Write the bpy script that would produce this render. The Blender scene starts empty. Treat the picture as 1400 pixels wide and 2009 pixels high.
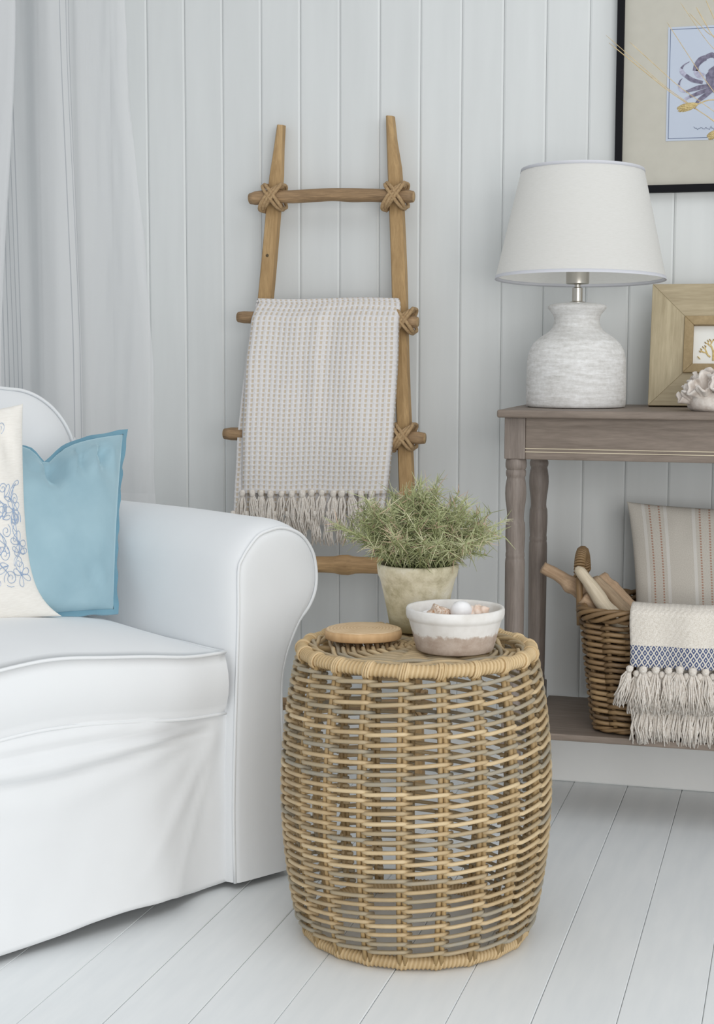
import bpy, bmesh, math, random
from mathutils import Vector, Matrix, noise
random.seed(7)
PI = math.pi
SC = bpy.context.scene
COL = SC.collection

# ------------------------------------------------------------------ camera
F_PX, PITCH, YAW, ROLL = 3095.0, 0.10333, 0.2754, 0.00223
_a = Vector((-math.sin(YAW)*math.cos(PITCH), math.cos(YAW)*math.cos(PITCH), -math.sin(PITCH)))
_r0 = Vector((math.cos(YAW), math.sin(YAW), 0))
_u0 = _r0.cross(_a)
_r = _r0*math.cos(ROLL) + _u0*math.sin(ROLL)
_u = _u0*math.cos(ROLL) - _r0*math.sin(ROLL)
EYE = Vector((0, 0, 1.0))
cd = bpy.data.cameras.new('camera')
cam = bpy.data.objects.new('camera', cd)
COL.objects.link(cam)
cam.matrix_world = Matrix(((_r.x, _u.x, -_a.x, EYE.x), (_r.y, _u.y, -_a.y, EYE.y), (_r.z, _u.z, -_a.z, EYE.z), (0, 0, 0, 1)))
cd.sensor_fit = 'VERTICAL'
cd.sensor_height = 36.0
cd.lens = F_PX*36.0/2009.0
cd.clip_start = 0.02
SC.camera = cam

# ------------------------------------------------------------------ world, lights, exposure
world = bpy.data.worlds.new('daylight')
SC.world = world
world.use_nodes = True
bg = world.node_tree.nodes['Background']
bg.inputs[0].default_value = (0.955, 0.98, 1.0, 1)
bg.inputs[1].default_value = 0.55

def area(name, loc, target, sx, sy, power, col):
    l = bpy.data.lights.new(name, 'AREA')
    l.shape = 'RECTANGLE'; l.size = sx; l.size_y = sy; l.energy = power; l.color = col
    o = bpy.data.objects.new(name, l)
    COL.objects.link(o)
    o.location = loc
    o.rotation_euler = (Vector(target)-Vector(loc)).to_track_quat('-Z', 'Y').to_euler()
    return o
area('window_light', (1.5, -1.3, 1.15), (-0.8, 3.0, 0.3), 2.4, 2.1, 82, (1.0, 0.985, 0.96))
area('far_window_light', (3.0, 1.6, 2.0), (-0.9, 2.8, 0.3), 2.0, 1.8, 14, (0.95, 0.98, 1.0))
area('overhead_fill', (0.3, 1.35, 2.75), (0.3, 1.36, 0.0), 2.4, 2.0, 22, (0.96, 0.985, 1.0))  # added overhead fill, not a real opening; brightens the floor and seat
SC.cycles.diffuse_bounces = 8
vs = SC.view_settings
vs.view_transform = 'Standard'
vs.look = 'None'
vs.gamma = 1.0
vs.exposure = 0.0
vs.use_curve_mapping = False

# ------------------------------------------------------------------ pixel -> place helpers
W = 3.5955            # distance of the boarded wall
def ray(x, y): return _a + _r*((x-700)/F_PX) + _u*((1004.5-y)/F_PX)
def onY(x, y, Y): d = ray(x, y); return EYE + d*(Y/d.y)
def onZ(x, y, Z): d = ray(x, y); return EYE + d*((Z-1.0)/d.z)

# ------------------------------------------------------------------ mesh builder
class MB:
    def __init__(s): s.v = []; s.f = []; s.t = []; s.uv = None; s.ct = 0.5; s.fix = False
    def vert(s, p):
        s.v.append(tuple(p)); s.t.append(s.ct); return len(s.v)-1
    def tube(s, pts, rad, n=6, cap=True, tint=None, closed=False, ref=None, flat=1.0):
        if tint is not None: s.ct = tint
        pts = [Vector(p) for p in pts]
        m = len(pts)
        rr = rad if isinstance(rad, (list, tuple)) else [rad]*m
        rings = []
        up = None
        for i in range(m):
            if closed: t = pts[(i+1) % m]-pts[i-1]
            else: t = pts[min(i+1, m-1)]-pts[max(i-1, 0)]
            if t.length < 1e-9: t = Vector((0, 0, 1))
            t.normalize()
            if up is None:
                up = Vector(ref) if ref else (Vector((0, 0, 1)) if abs(t.z) < .9 else Vector((1, 0, 0)))
            nn = up - t*up.dot(t)
            if nn.length < 1e-6: nn = t.orthogonal()
            nn.normalize(); bb = t.cross(nn); up = nn
            rings.append([s.vert(pts[i]+(nn*math.cos(2*PI*k/n)*flat+bb*math.sin(2*PI*k/n))*rr[i]) for k in range(n)])
        M = m if closed else m-1
        for i in range(M):
            A = rings[i]; B = rings[(i+1) % m]
            for k in range(n):
                s.f.append((A[k], A[(k+1) % n], B[(k+1) % n], B[k]))
        if cap and not closed:
            s.f.append(tuple(reversed(rings[0]))); s.f.append(tuple(rings[-1]))
        return s
    def box(s, x0, x1, y0, y1, z0, z1):
        b = len(s.v)
        for z in (z0, z1):
            for (x, y) in ((x0, y0), (x1, y0), (x1, y1), (x0, y1)): s.vert((x, y, z))
        for q in ((3, 2, 1, 0), (4, 5, 6, 7), (0, 1, 5, 4), (1, 2, 6, 5), (2, 3, 7, 6), (3, 0, 4, 7)):
            s.f.append(tuple(b+i for i in q))
        return s
    def lathe(s, prof, c=(0, 0, 0), n=48, wob=None, cap=True):
        rings = []
        for (r, z) in prof:
            ring = []
            for k in range(n):
                a = 2*PI*k/n
                rr = r*(1+(wob(a, z) if wob else 0))
                ring.append(s.vert((c[0]+rr*math.cos(a), c[1]+rr*math.sin(a), c[2]+z)))
            rings.append(ring)
        for i in range(len(rings)-1):
            A, B = rings[i], rings[i+1]
            for k in range(n): s.f.append((A[k], A[(k+1) % n], B[(k+1) % n], B[k]))
        if cap and prof[0][0] > 1e-5: s.f.append(tuple(reversed(rings[0])))
        if cap and prof[-1][0] > 1e-5: s.f.append(tuple(rings[-1]))
        return s
    def grid(s, fn, nu, nv, uvf=None, wrap_u=False):
        """fn(i/nu, j/nv) -> point"""
        b = len(s.v)
        cu = nu if wrap_u else nu+1
        for j in range(nv+1):
            for i in range(cu):
                s.vert(fn(i/nu, j/nv))
                if uvf is not None:
                    if s.uv is None: s.uv = {}
                    s.uv[len(s.v)-1] = uvf(i/nu, j/nv)
        for j in range(nv):
            for i in range(nu):
                i2 = (i+1) % cu
                s.f.append((b+j*cu+i, b+j*cu+i2, b+(j+1)*cu+i2, b+(j+1)*cu+i))
        return s
    def poly(s, pts):
        s.f.append(tuple(s.vert(p) for p in pts)); return s
    def mesh(s, name, smooth=True, angle=None):
        me = bpy.data.meshes.new(name)
        me.from_pydata(s.v, [], s.f)
        if s.fix:
            b_ = bmesh.new(); b_.from_mesh(me); bmesh.ops.recalc_face_normals(b_, faces=b_.faces); b_.to_mesh(me); b_.free()
        at = me.attributes.new('tint', 'FLOAT', 'POINT')
        at.data.foreach_set('value', s.t)
        if s.uv is not None:
            ul = me.uv_layers.new(name='UVMap')
            for l in me.loops: ul.data[l.index].uv = s.uv.get(l.vertex_index, (0, 0))
        me.update()
        if smooth:
            me.polygons.foreach_set('use_smooth', [True]*len(me.polygons))
            if angle is not None:
                try: me.set_sharp_from_angle(angle=math.radians(angle))
                except Exception: pass
        return me
    def build(s, name, mat, parent=None, smooth=True, angle=None):
        me = s.mesh(name, smooth, angle)
        me.materials.append(mat)
        return link(name, me, parent)

def link(name, data, parent=None):
    o = bpy.data.objects.new(name, data)
    COL.objects.link(o)
    if parent is not None: o.parent = parent
    return o
def tag(o, label, cat, group=None):
    o['label'] = label; o['category'] = cat
    if group: o['group'] = group
    return o
def thing(name, loc, label, cat, group=None):
    o = link(name, None)
    o.location = loc
    o.empty_display_size = 0.05
    tag(o, label, cat, group)
    return o
def rel(o, build):
    """make a child whose mesh was made in world space sit under its thing"""
    build.location = -Vector(o.location) if o.rotation_euler.z == 0 else build.location
    return build
def bev(o, w=0.002, seg=2, ang=40):
    m = o.modifiers.new('bevel', 'BEVEL'); m.width = w; m.segments = seg; m.limit_method = 'ANGLE'; m.angle_limit = math.radians(ang)
    return o
def subd(o, n=1):
    m = o.modifiers.new('subdivision', 'SUBSURF'); m.levels = n; m.render_levels = n
    return o
def solid(o, t, off=0):
    m = o.modifiers.new('thickness', 'SOLIDIFY'); m.thickness = t; m.offset = off
    return o
def spline(pts, n):
    """Catmull-Rom through pts, n samples for each span"""
    pts = [Vector(p) for p in pts]
    P = [pts[0]*2-pts[1]]+pts+[pts[-1]*2-pts[-2]]
    out = []
    for i in range(1, len(P)-2):
        p0, p1, p2, p3 = P[i-1], P[i], P[i+1], P[i+2]
        for k in range(n):
            t = k/n
            out.append(0.5*((2*p1)+(p2-p0)*t+(2*p0-5*p1+4*p2-p3)*t*t+(3*p1-p0-3*p2+p3)*t*t*t))
    out.append(pts[-1].copy())
    return out
def lerp(a, b, t): return a+(b-a)*t
def smooth01(t): t = max(0, min(1, t)); return t*t*(3-2*t)
def interp(tab, x):
    if x <= tab[0][0]: return tab[0][1]
    for (a, va), (b, vb) in zip(tab, tab[1:]):
        if x <= b: return lerp(va, vb, (x-a)/(b-a))
    return tab[-1][1]
def nz(x, y=0, z=0): return noise.noise(Vector((x, y, z)))

# ------------------------------------------------------------------ materials
def srgb(r, g, b):
    f = lambda c: (c/255/12.92) if c/255 <= .04045 else ((c/255+.055)/1.055)**2.4
    return (f(r), f(g), f(b), 1)
class NT:
    def __init__(s, name):
        s.m = bpy.data.materials.new(name); s.m.use_nodes = True
        s.t = s.m.node_tree; s.b = s.t.nodes['Principled BSDF']
    def n(s, typ, **kw):
        nd = s.t.nodes.new(typ)
        for k, v in kw.items(): setattr(nd, k, v)
        return nd
    def l(s, a, b): s.t.links.new(a, b)
    def coord(s, kind='Object', scale=(1, 1, 1), rot=(0, 0, 0)):
        c = s.n('ShaderNodeTexCoord'); m = s.n('ShaderNodeMapping')
        m.inputs['Scale'].default_value = scale; m.inputs['Rotation'].default_value = rot
        s.l(c.outputs[kind], m.inputs['Vector']); return m.outputs['Vector']
    def noise(s, vec, scale, detail=4, rough=.55, dist=0):
        nd = s.n('ShaderNodeTexNoise'); nd.inputs['Scale'].default_value = scale
        nd.inputs['Detail'].default_value = detail; nd.inputs['Roughness'].default_value = rough
        nd.inputs['Distortion'].default_value = dist
        s.l(vec, nd.inputs['Vector']); return nd.outputs['Fac']
    def ramp(s, fac, stops):
        r = s.n('ShaderNodeValToRGB'); e = r.color_ramp.elements
        while len(e) < len(stops): e.new(.5)
        for el, (p, c) in zip(e, stops): el.position = p; el.color = c
        s.l(fac, r.inputs['Fac']); return r.outputs['Color']
    def mix(s, fac, a, b, mode='MIX'):
        m = s.n('ShaderNodeMix', data_type='RGBA', blend_type=mode)
        for sock, val in ((m.inputs[0], fac), (m.inputs[6], a), (m.inputs[7], b)):
            if hasattr(val, 'is_output'): s.l(val, sock)
            else: sock.default_value = val
        return m.outputs[2]
    def math(s, op, a, b=0.0, c=None):
        m = s.n('ShaderNodeMath', operation=op)
        for i, val in enumerate((a, b) if c is None else (a, b, c)):
            if hasattr(val, 'is_output'): s.l(val, m.inputs[i])
            else: m.inputs[i].default_value = val
        return m.outputs[0]
    def attr(s, name='tint'):
        a = s.n('ShaderNodeAttribute'); a.attribute_name = name; return a.outputs['Fac']
    def bump(s, h, strength=.3, dist=.002):
        b = s.n('ShaderNodeBump'); b.inputs['Strength'].default_value = strength; b.inputs['Distance'].default_value = dist
        s.l(h, b.inputs['Height']); s.l(b.outputs['Normal'], s.b.inputs['Normal'])
    def out(s, col=None, rough=.6, metal=0, spec=None, sheen=0):
        if col is not None:
            if hasattr(col, 'is_output'): s.l(col, s.b.inputs['Base Color'])
            else: s.b.inputs['Base Color'].default_value = col
        s.b.inputs['Roughness'].default_value = rough; s.b.inputs['Metallic'].default_value = metal
        if spec is not None: s.b.inputs['Specular IOR Level'].default_value = spec
        if sheen: s.b.inputs['Sheen Weight'].default_value = sheen
        return s.m

def mat_noise(name, stops, scale=8, stretch=(1, 1, 1), rough=.6, bump=0, bdist=.001, detail=5, spec=None, metal=0, bscale=None, sheen=0, rnd=0, coord='Object'):
    k = NT(name); v = k.coord(coord, stretch)
    if rnd:
        oi = k.n('ShaderNodeObjectInfo'); ad = k.n('ShaderNodeVectorMath', operation='ADD')
        cmb = k.n('ShaderNodeCombineXYZ'); mul = k.math('MULTIPLY', oi.outputs['Random'], 37.0)
        for i in range(3): k.l(mul, cmb.inputs[i])
        k.l(v, ad.inputs[0]); k.l(cmb.outputs[0], ad.inputs[1]); v = ad.outputs[0]
    f = k.noise(v, scale, detail)
    n = len(stops)
    st = [(lerp(.3, .7, i/(n-1)) if not isinstance(c[0], tuple) else c[0][0], c if not isinstance(c[0], tuple) else c[1]) for i, c in enumerate(stops)]
    c = k.ramp(f, st)
    if bump:
        k.bump(f if bscale is None else k.noise(v, bscale, 3), bump, bdist)
    return k.out(c, rough, metal, spec, sheen)

M = {}
M['wall'] = mat_noise('painted_board', [srgb(212, 215, 215), srgb(219, 222, 222)], 3, (6, 6, .6), .5, .06, .0006, rnd=1)
M['wallgap'] = NT('board_gap').out(srgb(224, 226, 226), .7)
M['skirting'] = mat_noise('painted_skirting', [srgb(232, 233, 232), srgb(238, 239, 238)], 5, (1, 1, 1), .45, .08, .001)
def floor_mat():
    k = NT('painted_floor_plank'); v = k.coord('Object', (6, .7, 1))
    oi = k.n('ShaderNodeObjectInfo')
    f = k.noise(v, 6, 5)
    c = k.ramp(f, [(.3, srgb(230, 234, 236)), (.7, srgb(238, 241, 242))])
    v2 = k.coord('Object', (1, 1, 1))
    sp = k.ramp(k.noise(v2, 22, 2, .5), [(.77, (0, 0, 0, 1)), (.80, (1, 1, 1, 1))])
    c = k.mix(k.math('MULTIPLY', sp, .25), c, srgb(150, 150, 148))
    c = k.mix(k.math('MULTIPLY', oi.outputs['Random'], .06), c, srgb(190, 194, 197))
    k.bump(f, .05, .0008)
    return k.out(c, .33)
M['floor'] = floor_mat()
M['floorgap'] = NT('plank_gap').out(srgb(158, 156, 152), .8)
M['cover'] = mat_noise('white_cotton_cover', [srgb(228, 230, 232), srgb(233, 235, 237)], 3, (1, 1, 1), .85, .12, .0006, bscale=420, sheen=.15)
M['piping'] = NT('white_piping').out(srgb(232, 234, 236), .85)

def velvet():
    k = NT('blue_velvet'); v = k.coord('Object')
    f = k.noise(v, 7, 4)
    c = k.ramp(f, [(.3, srgb(142, 174, 187)), (.7, srgb(162, 192, 203))])
    k.bump(k.noise(v, 600, 2), .15, .0005)
    k.b.inputs['Sheen Weight'].default_value = .9
    k.b.inputs['Sheen Roughness'].default_value = .4
    k.b.inputs['Sheen Tint'].default_value = srgb(205, 232, 240)
    return k.out(c, .8)
M['velvet'] = velvet()
M['velvet_edge'] = mat_noise('blue_velvet_edge', [srgb(96, 140, 160), srgb(114, 156, 174)], 12, rough=.8, sheen=.4)
M['linen'] = mat_noise('cream_linen', [srgb(232, 228, 221), srgb(240, 237, 231)], 60, (1, 1, 8), .9, .2, .0006, bscale=300)
M['blueprint'] = NT('blue_print_ink').out(srgb(158, 180, 210), .9)

def wood(name, dark, light, scale=6, stretch=(8, 8, .5), rough=.65, ring=0, bump=.25):
    k = NT(name); v = k.coord('Object', stretch)
    oi = k.n('ShaderNodeObjectInfo'); ad = k.n('ShaderNodeVectorMath', operation='ADD'); cm = k.n('ShaderNodeCombineXYZ')
    mu = k.math('MULTIPLY', oi.outputs['Random'], 19.0)
    for i in range(3): k.l(mu, cm.inputs[i])
    k.l(v, ad.inputs[0]); k.l(cm.outputs[0], ad.inputs[1]); v = ad.outputs[0]
    f = k.noise(v, scale, 6, .62, .6)
    g = k.noise(v, scale*5, 4, .6)
    h = k.math('ADD', k.math('MULTIPLY', f, .65), k.math('MULTIPLY', g, .35))
    c = k.ramp(h, [(.32, dark), (.52, tuple((dark[i]+light[i])/2 for i in range(4))), (.68, light)])
    k.bump(h, bump, .0012)
    return k.out(c, rough)
M['rail'] = wood('weathered_pole_wood', srgb(146, 116, 76), srgb(196, 164, 118), 5, (9, 9, .8))
M['rung'] = wood('bark_stick_wood', srgb(104, 82, 58), srgb(184, 152, 114), 7, (.9, 8, 8))
M['driftrung'] = wood('driftwood_stick', srgb(138, 108, 72), srgb(202, 166, 120), 6, (.9, 8, 8))
M['endgrain'] = mat_noise('cut_stick_end', [srgb(150, 122, 86), srgb(196, 168, 128)], 60, rough=.8)
M['rope'] = mat_noise('jute_rope', [srgb(150, 122, 88), srgb(186, 158, 120)], 160, rough=.95, bump=.5, bdist=.001)

def waffle():
    k = NT('waffle_weave'); uv = k.n('ShaderNodeUVMap'); sp = k.n('ShaderNodeSeparateXYZ'); k.l(uv.outputs[0], sp.inputs[0])
    def tri(s, per):
        fr = k.math('FRACT', k.math('DIVIDE', s, per)); return k.math('ABSOLUTE', k.math('SUBTRACT', fr, .5))
    a = tri(sp.outputs[0], .0122); b = tri(sp.outputs[1], .0118)
    inx = k.math('LESS_THAN', a, .2); iny = k.math('LESS_THAN', b, .33)
    dot = k.math('MULTIPLY', inx, iny)
    col = k.mix(dot, srgb(226, 224, 224), srgb(206, 192, 172))
    tx = k.n('ShaderNodeTexCoord'); n = k.noise(tx.outputs['Object'], 260, 3)
    col = k.mix(k.math('MULTIPLY', n, .25), col, srgb(196, 190, 186))
    h = k.math('ADD', k.math('ADD', k.math('MULTIPLY', a, 1.2), k.math('MULTIPLY', b, .8)), k.math('MULTIPLY', n, .5))
    k.bump(h, .8, .003)
    return k.out(col, .95)
M['waffle'] = waffle()
M['fringe'] = mat_noise('cream_yarn', [srgb(206, 196, 184), srgb(234, 230, 224)], 300, rough=.95)
def rattan(name, stops, bump=.2):
    k = NT(name); v = k.coord('Object')
    t = k.attr('tint'); n = k.noise(v, 55, 4)
    h = k.math('ADD', k.math('MULTIPLY', t, .8), k.math('MULTIPLY', n, .35))
    c = k.ramp(h, stops)
    k.bump(k.noise(v, 300, 2), bump, .0005)
    return k.out(c, .55)
M['rattan'] = rattan('honey_rattan', [(.10, srgb(152, 147, 134)), (.30, srgb(166, 151, 124)), (.55, srgb(184, 160, 122)), (.85, srgb(208, 186, 148))])
M['rattan_core'] = rattan('rattan_stake', [(.1, srgb(146, 122, 84)), (.9, srgb(188, 160, 114))])
M['rattan_wrap'] = rattan('rattan_binding', [(.1, srgb(160, 132, 90)), (.5, srgb(188, 161, 118)), (.9, srgb(212, 187, 146))])
M['wicker'] = rattan('brown_wicker', [(.1, srgb(92, 74, 54)), (.5, srgb(128, 102, 70)), (.9, srgb(160, 132, 94))])
M['slice'] = None
def slice_mat():
    k = NT('sawn_wood_face'); tc = k.n('ShaderNodeTexCoord'); w = k.n('ShaderNodeTexWave', wave_type='RINGS', rings_direction='Z')
    w.inputs['Scale'].default_value = 55; w.inputs['Distortion'].default_value = 3.5; w.inputs['Detail'].default_value = 3
    k.l(tc.outputs['Object'], w.inputs['Vector'])
    n = k.noise(tc.outputs['Object'], 30, 4)
    c = k.ramp(k.math('ADD', k.math('MULTIPLY', w.outputs['Fac'], .3), k.math('MULTIPLY', n, .7)), [(.3, srgb(204, 172, 132)), (.7, srgb(226, 200, 164))])
    k.bump(w.outputs['Fac'], .1, .0005)
    return k.out(c, .75)
M['slice'] = slice_mat()
M['slicebark'] = mat_noise('sawn_wood_edge', [srgb(186, 150, 108), srgb(218, 184, 140)], 40, (1, 1, .3), .8, .4, .002)
def pot_mat():
    k = NT('mossy_clay'); v = k.coord('Object')
    f = k.noise(v, 14, 6, .65); g = k.noise(v, 60, 4)
    c = k.ramp(f, [(.30, srgb(160, 152, 118)), (.48, srgb(214, 206, 180)), (.66, srgb(232, 227, 212))])
    sp = k.n('ShaderNodeSeparateXYZ'); tc = k.n('ShaderNodeTexCoord'); k.l(tc.outputs['Object'], sp.inputs[0])
    lowm = k.math('MULTIPLY', k.math('SUBTRACT', 1.0, k.math('SMOOTH_MIN', k.math('MULTIPLY', sp.outputs[2], 14.0), 1.0, .2)), k.math('MULTIPLY', f, 1.4))
    lowm = k.math('MAXIMUM', k.math('MINIMUM', lowm, .75), 0.0)
    c = k.mix(lowm, c, srgb(150, 142, 92))
    k.bump(k.math('ADD', f, k.math('MULTIPLY', g, .4)), .8, .006)
    return k.out(c, .9)
M['pot'] = pot_mat()
M['soil'] = mat_noise('dark_soil', [srgb(70, 58, 44), srgb(110, 96, 70)], 60, rough=1, bump=.6, bdist=.006)
def foliage():
    k = NT('grey_green_leaf'); t = k.attr('tint')
    c = k.ramp(t, [(0.0, srgb(112, 118, 76)), (.35, srgb(150, 156, 108)), (.65, srgb(186, 192, 146)), (.85, srgb(208, 204, 170)), (1.0, srgb(206, 176, 152))])
    return k.out(c, .7)
M['leaf'] = foliage()
def bowl_mat():
    k = NT('whitewashed_clay'); tc = k.n('ShaderNodeTexCoord'); sp = k.n('ShaderNodeSeparateXYZ'); k.l(tc.outputs['Object'], sp.inputs[0])
    f = k.noise(tc.outputs['Object'], 55, 5, .65); g = k.noise(tc.outputs['Object'], 22, 3)
    z = k.math('ADD', sp.outputs[2], k.math('MULTIPLY', k.math('SUBTRACT', f, .5), .028))
    m = k.n('ShaderNodeMapRange'); m.inputs['From Min'].default_value = .029; m.inputs['From Max'].default_value = .0335; k.l(z, m.inputs['Value'])
    up = k.ramp(g, [(.35, srgb(210, 206, 200)), (.65, srgb(228, 226, 223))])
    lo = k.ramp(f, [(.35, srgb(172, 154, 140)), (.65, srgb(194, 180, 168))])
    c = k.mix(m.outputs['Result'], lo, up)
    k.bump(f, .3, .002)
    return k.out(c, .9)
M['bowl'] = bowl_mat()
M['shellwhite'] = NT('white_shell').out(srgb(238, 237, 238), .35)
M['shellpink'] = mat_noise('pink_shell', [srgb(222, 188, 164), srgb(242, 232, 222)], 70, rough=.45, bump=.2)
M['shellspot'] = mat_noise('speckled_shell', [srgb(176, 132, 96), srgb(236, 226, 214)], 260, rough=.5, bump=.3, detail=2)
M['console'] = wood('limed_grey_brown_wood', srgb(106, 94, 84), srgb(140, 127, 116), 7, (.8, 9, 9), .55, bump=.15)
M['consoleleg'] = wood('limed_leg_wood', srgb(108, 97, 89), srgb(146, 135, 127), 7, (9, 9, .8), .5, bump=.12)
M['lime'] = NT('pale_inlay_line').out(srgb(204, 192, 168), .6)
def lampclay():
    k = NT('chalky_white_clay'); v = k.coord('Object', (1, 1, 6)); v2 = k.coord('Object')
    f = k.noise(v, 26, 6, .68); g = k.noise(v2, 120, 5, .7); big = k.noise(v2, 9, 3)
    h = k.math('ADD', k.math('MULTIPLY', f, .5), k.math('ADD', k.math('MULTIPLY', g, .3), k.math('MULTIPLY', big, .2)))
    c = k.ramp(h, [(.36, srgb(192, 190, 186)), (.5, srgb(216, 215, 213)), (.62, srgb(234, 234, 234))])
    k.bump(h, .45, .003)
    return k.out(c, .95)
M['lampclay'] = lampclay()
def shade_mat():
    k = NT('ivory_lamp_shade'); v = k.coord('Object', (1, 1, 1))
    n = k.noise(k.coord('Object', (1, 1, 14)), 90, 3)
    c = k.ramp(n, [(.3, srgb(238, 237, 233)), (.7, srgb(244, 243, 240))])
    k.bump(n, .1, .0006)
    m = k.out(c, .85)
    tr = k.n('ShaderNodeBsdfTranslucent'); k.l(c, tr.inputs['Color'])
    mx = k.n('ShaderNodeMixShader'); mx.inputs[0].default_value = .42
    o = k.t.nodes['Material Output']
    k.l(k.b.outputs[0], mx.inputs[1]); k.l(tr.outputs[0], mx.inputs[2]); k.l(mx.outputs[0], o.inputs['Surface'])
    return m
M['shade'] = shade_mat()
M['shadetrim'] = NT('grey_shade_trim').out(srgb(205, 206, 212), .8)
M['nickel'] = NT('brushed_nickel').out(srgb(196, 192, 184), .32, 1.0)
M['black'] = NT('black_lacquer').out(srgb(22, 22, 26), .75, spec=.15)
M['mount'] = mat_noise('cream_mount_board', [srgb(190, 187, 176), srgb(194, 191, 180)], 40, rough=.9)
M['printpaper'] = NT('pale_blue_print').out(srgb(190, 199, 214), .8)
M['paper'] = NT('white_print_paper').out(srgb(236, 236, 232), .8)
M['inkline'] = NT('ink_line').out(srgb(96, 108, 136), .8)
M['crab'] = mat_noise('crab_ink', [srgb(92, 88, 108), srgb(142, 138, 158)], 120, rough=.85)
M['crabpale'] = mat_noise('crab_pale_ink', [srgb(150, 148, 170), srgb(196, 196, 214)], 120, rough=.85)
M['framewood'] = wood('pale_oak_moulding', srgb(160, 146, 118), srgb(196, 183, 155), 6, (9, .8, 9), .6, bump=.12)
M['framewood_h'] = wood('pale_oak_moulding_cross', srgb(152, 138, 110), srgb(190, 176, 147), 6, (.8, 9, 9), .6, bump=.12)
M['framewood_v'] = wood('pale_oak_moulding_upright', srgb(162, 148, 119), srgb(200, 187, 157), 6, (9, 9, .8), .6, bump=.12)
M['framedark'] = wood('oak_inner_moulding', srgb(140, 120, 84), srgb(176, 154, 116), 6, (4, 4, 4), .6)
M['coralprint'] = mat_noise('ochre_print_ink', [srgb(206, 176, 110), srgb(232, 214, 160)], 120, rough=.9)
M['coral'] = mat_noise('white_coral', [srgb(196, 184, 174), srgb(234, 229, 223)], 50, rough=.9, bump=.5, bdist=.004)
M['grass'] = mat_noise('dry_grass', [srgb(186, 162, 118), srgb(222, 202, 160)], 80, rough=.8)
M['seed'] = mat_noise('dry_seed_head', [srgb(180, 158, 108), srgb(218, 200, 150)], 300, rough=.9, bump=.6)
M['vase'] = mat_noise('white_stoneware', [srgb(224, 222, 216), srgb(236, 235, 231)], 20, rough=.7)
M['drift_pale'] = wood('bleached_driftwood', srgb(184, 168, 142), srgb(228, 216, 194), 6, (9, 9, .7), .85)
M['drift_tan'] = wood('tan_driftwood', srgb(158, 130, 102), srgb(212, 184, 154), 7, (9, 9, .7), .85)
M['drift_grey'] = wood('grey_driftwood', srgb(134, 114, 92), srgb(188, 166, 138), 8, (9, 9, .7), .85)
def striped():
    k = NT('striped_linen'); uv = k.n('ShaderNodeUVMap'); sp = k.n('ShaderNodeSeparateXYZ'); k.l(uv.outputs[0], sp.inputs[0])
    u = sp.outputs[0]; v = sp.outputs[1]
    tc = k.n('ShaderNodeTexCoord'); n = k.noise(k.coord('UV', (1, 1, 1)), 500, 3)
    base = k.ramp(n, [(.3, srgb(196, 190, 180)), (.7, srgb(214, 209, 200))])
    fr = k.math('MODULO', u, .105)
    def band(c, wd): return k.math('LESS_THAN', k.math('ABSOLUTE', k.math('SUBTRACT', fr, c)), wd)
    wht = k.math('MAXIMUM', band(.033, .0035), band(.079, .0035))
    col = k.mix(k.math('MULTIPLY', wht, .6), base, srgb(228, 226, 222))
    dash = k.math('LESS_THAN', k.math('FRACT', k.math('DIVIDE', v, .0062)), .6)
    red = k.math('MULTIPLY', k.math('MAXIMUM', band(.046, .0019), band(.066, .0019)), dash)
    col = k.mix(k.math('MULTIPLY', red, .8), col, srgb(172, 124, 100))
    k.bump(n, .2, .0006)
    return k.out(col, .95)
M['striped'] = striped()
def throw_mat():
    k = NT('cream_navy_throw'); uv = k.n('ShaderNodeUVMap'); sp = k.n('ShaderNodeSeparateXYZ'); k.l(uv.outputs[0], sp.inputs[0])
    u = sp.outputs[0]; v = sp.outputs[1]
    d1 = k.math('FRACT', k.math('DIVIDE', k.math('ADD', u, k.math('MULTIPLY', v, .62)), .0115))
    d2 = k.math('FRACT', k.math('DIVIDE', k.math('SUBTRACT', u, k.math('MULTIPLY', v, .62)), .0115))
    l1 = k.math('ABSOLUTE', k.math('SUBTRACT', d1, .5)); l2 = k.math('ABSOLUTE', k.math('SUBTRACT', d2, .5))
    mx = k.math('MAXIMUM', l1, l2)
    lat = k.math('GREATER_THAN', mx, .37)
    ctr = k.math('LESS_THAN', mx, .13)
    navy = k.mix(k.math('MAXIMUM', lat, ctr), srgb(72, 84, 122), srgb(214, 210, 202))
    tc = k.n('ShaderNodeTexCoord'); n = k.noise(tc.outputs['Object'], 420, 3)
    cream = k.ramp(n, [(.3, srgb(206, 198, 186)), (.7, srgb(234, 229, 221))])
    inb = k.math('MULTIPLY', k.math('GREATER_THAN', v, .078), k.math('LESS_THAN', v, .134))
    c = k.mix(inb, cream, navy)
    end = k.math('GREATER_THAN', v, .134); c = k.mix(end, c, srgb(62, 74, 116))
    k.bump(k.math('ADD', k.math('MULTIPLY', l1, 1.0), k.math('MULTIPLY', n, .4)), .7, .002)
    return k.out(c, .95)
M['throw'] = throw_mat()
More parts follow.
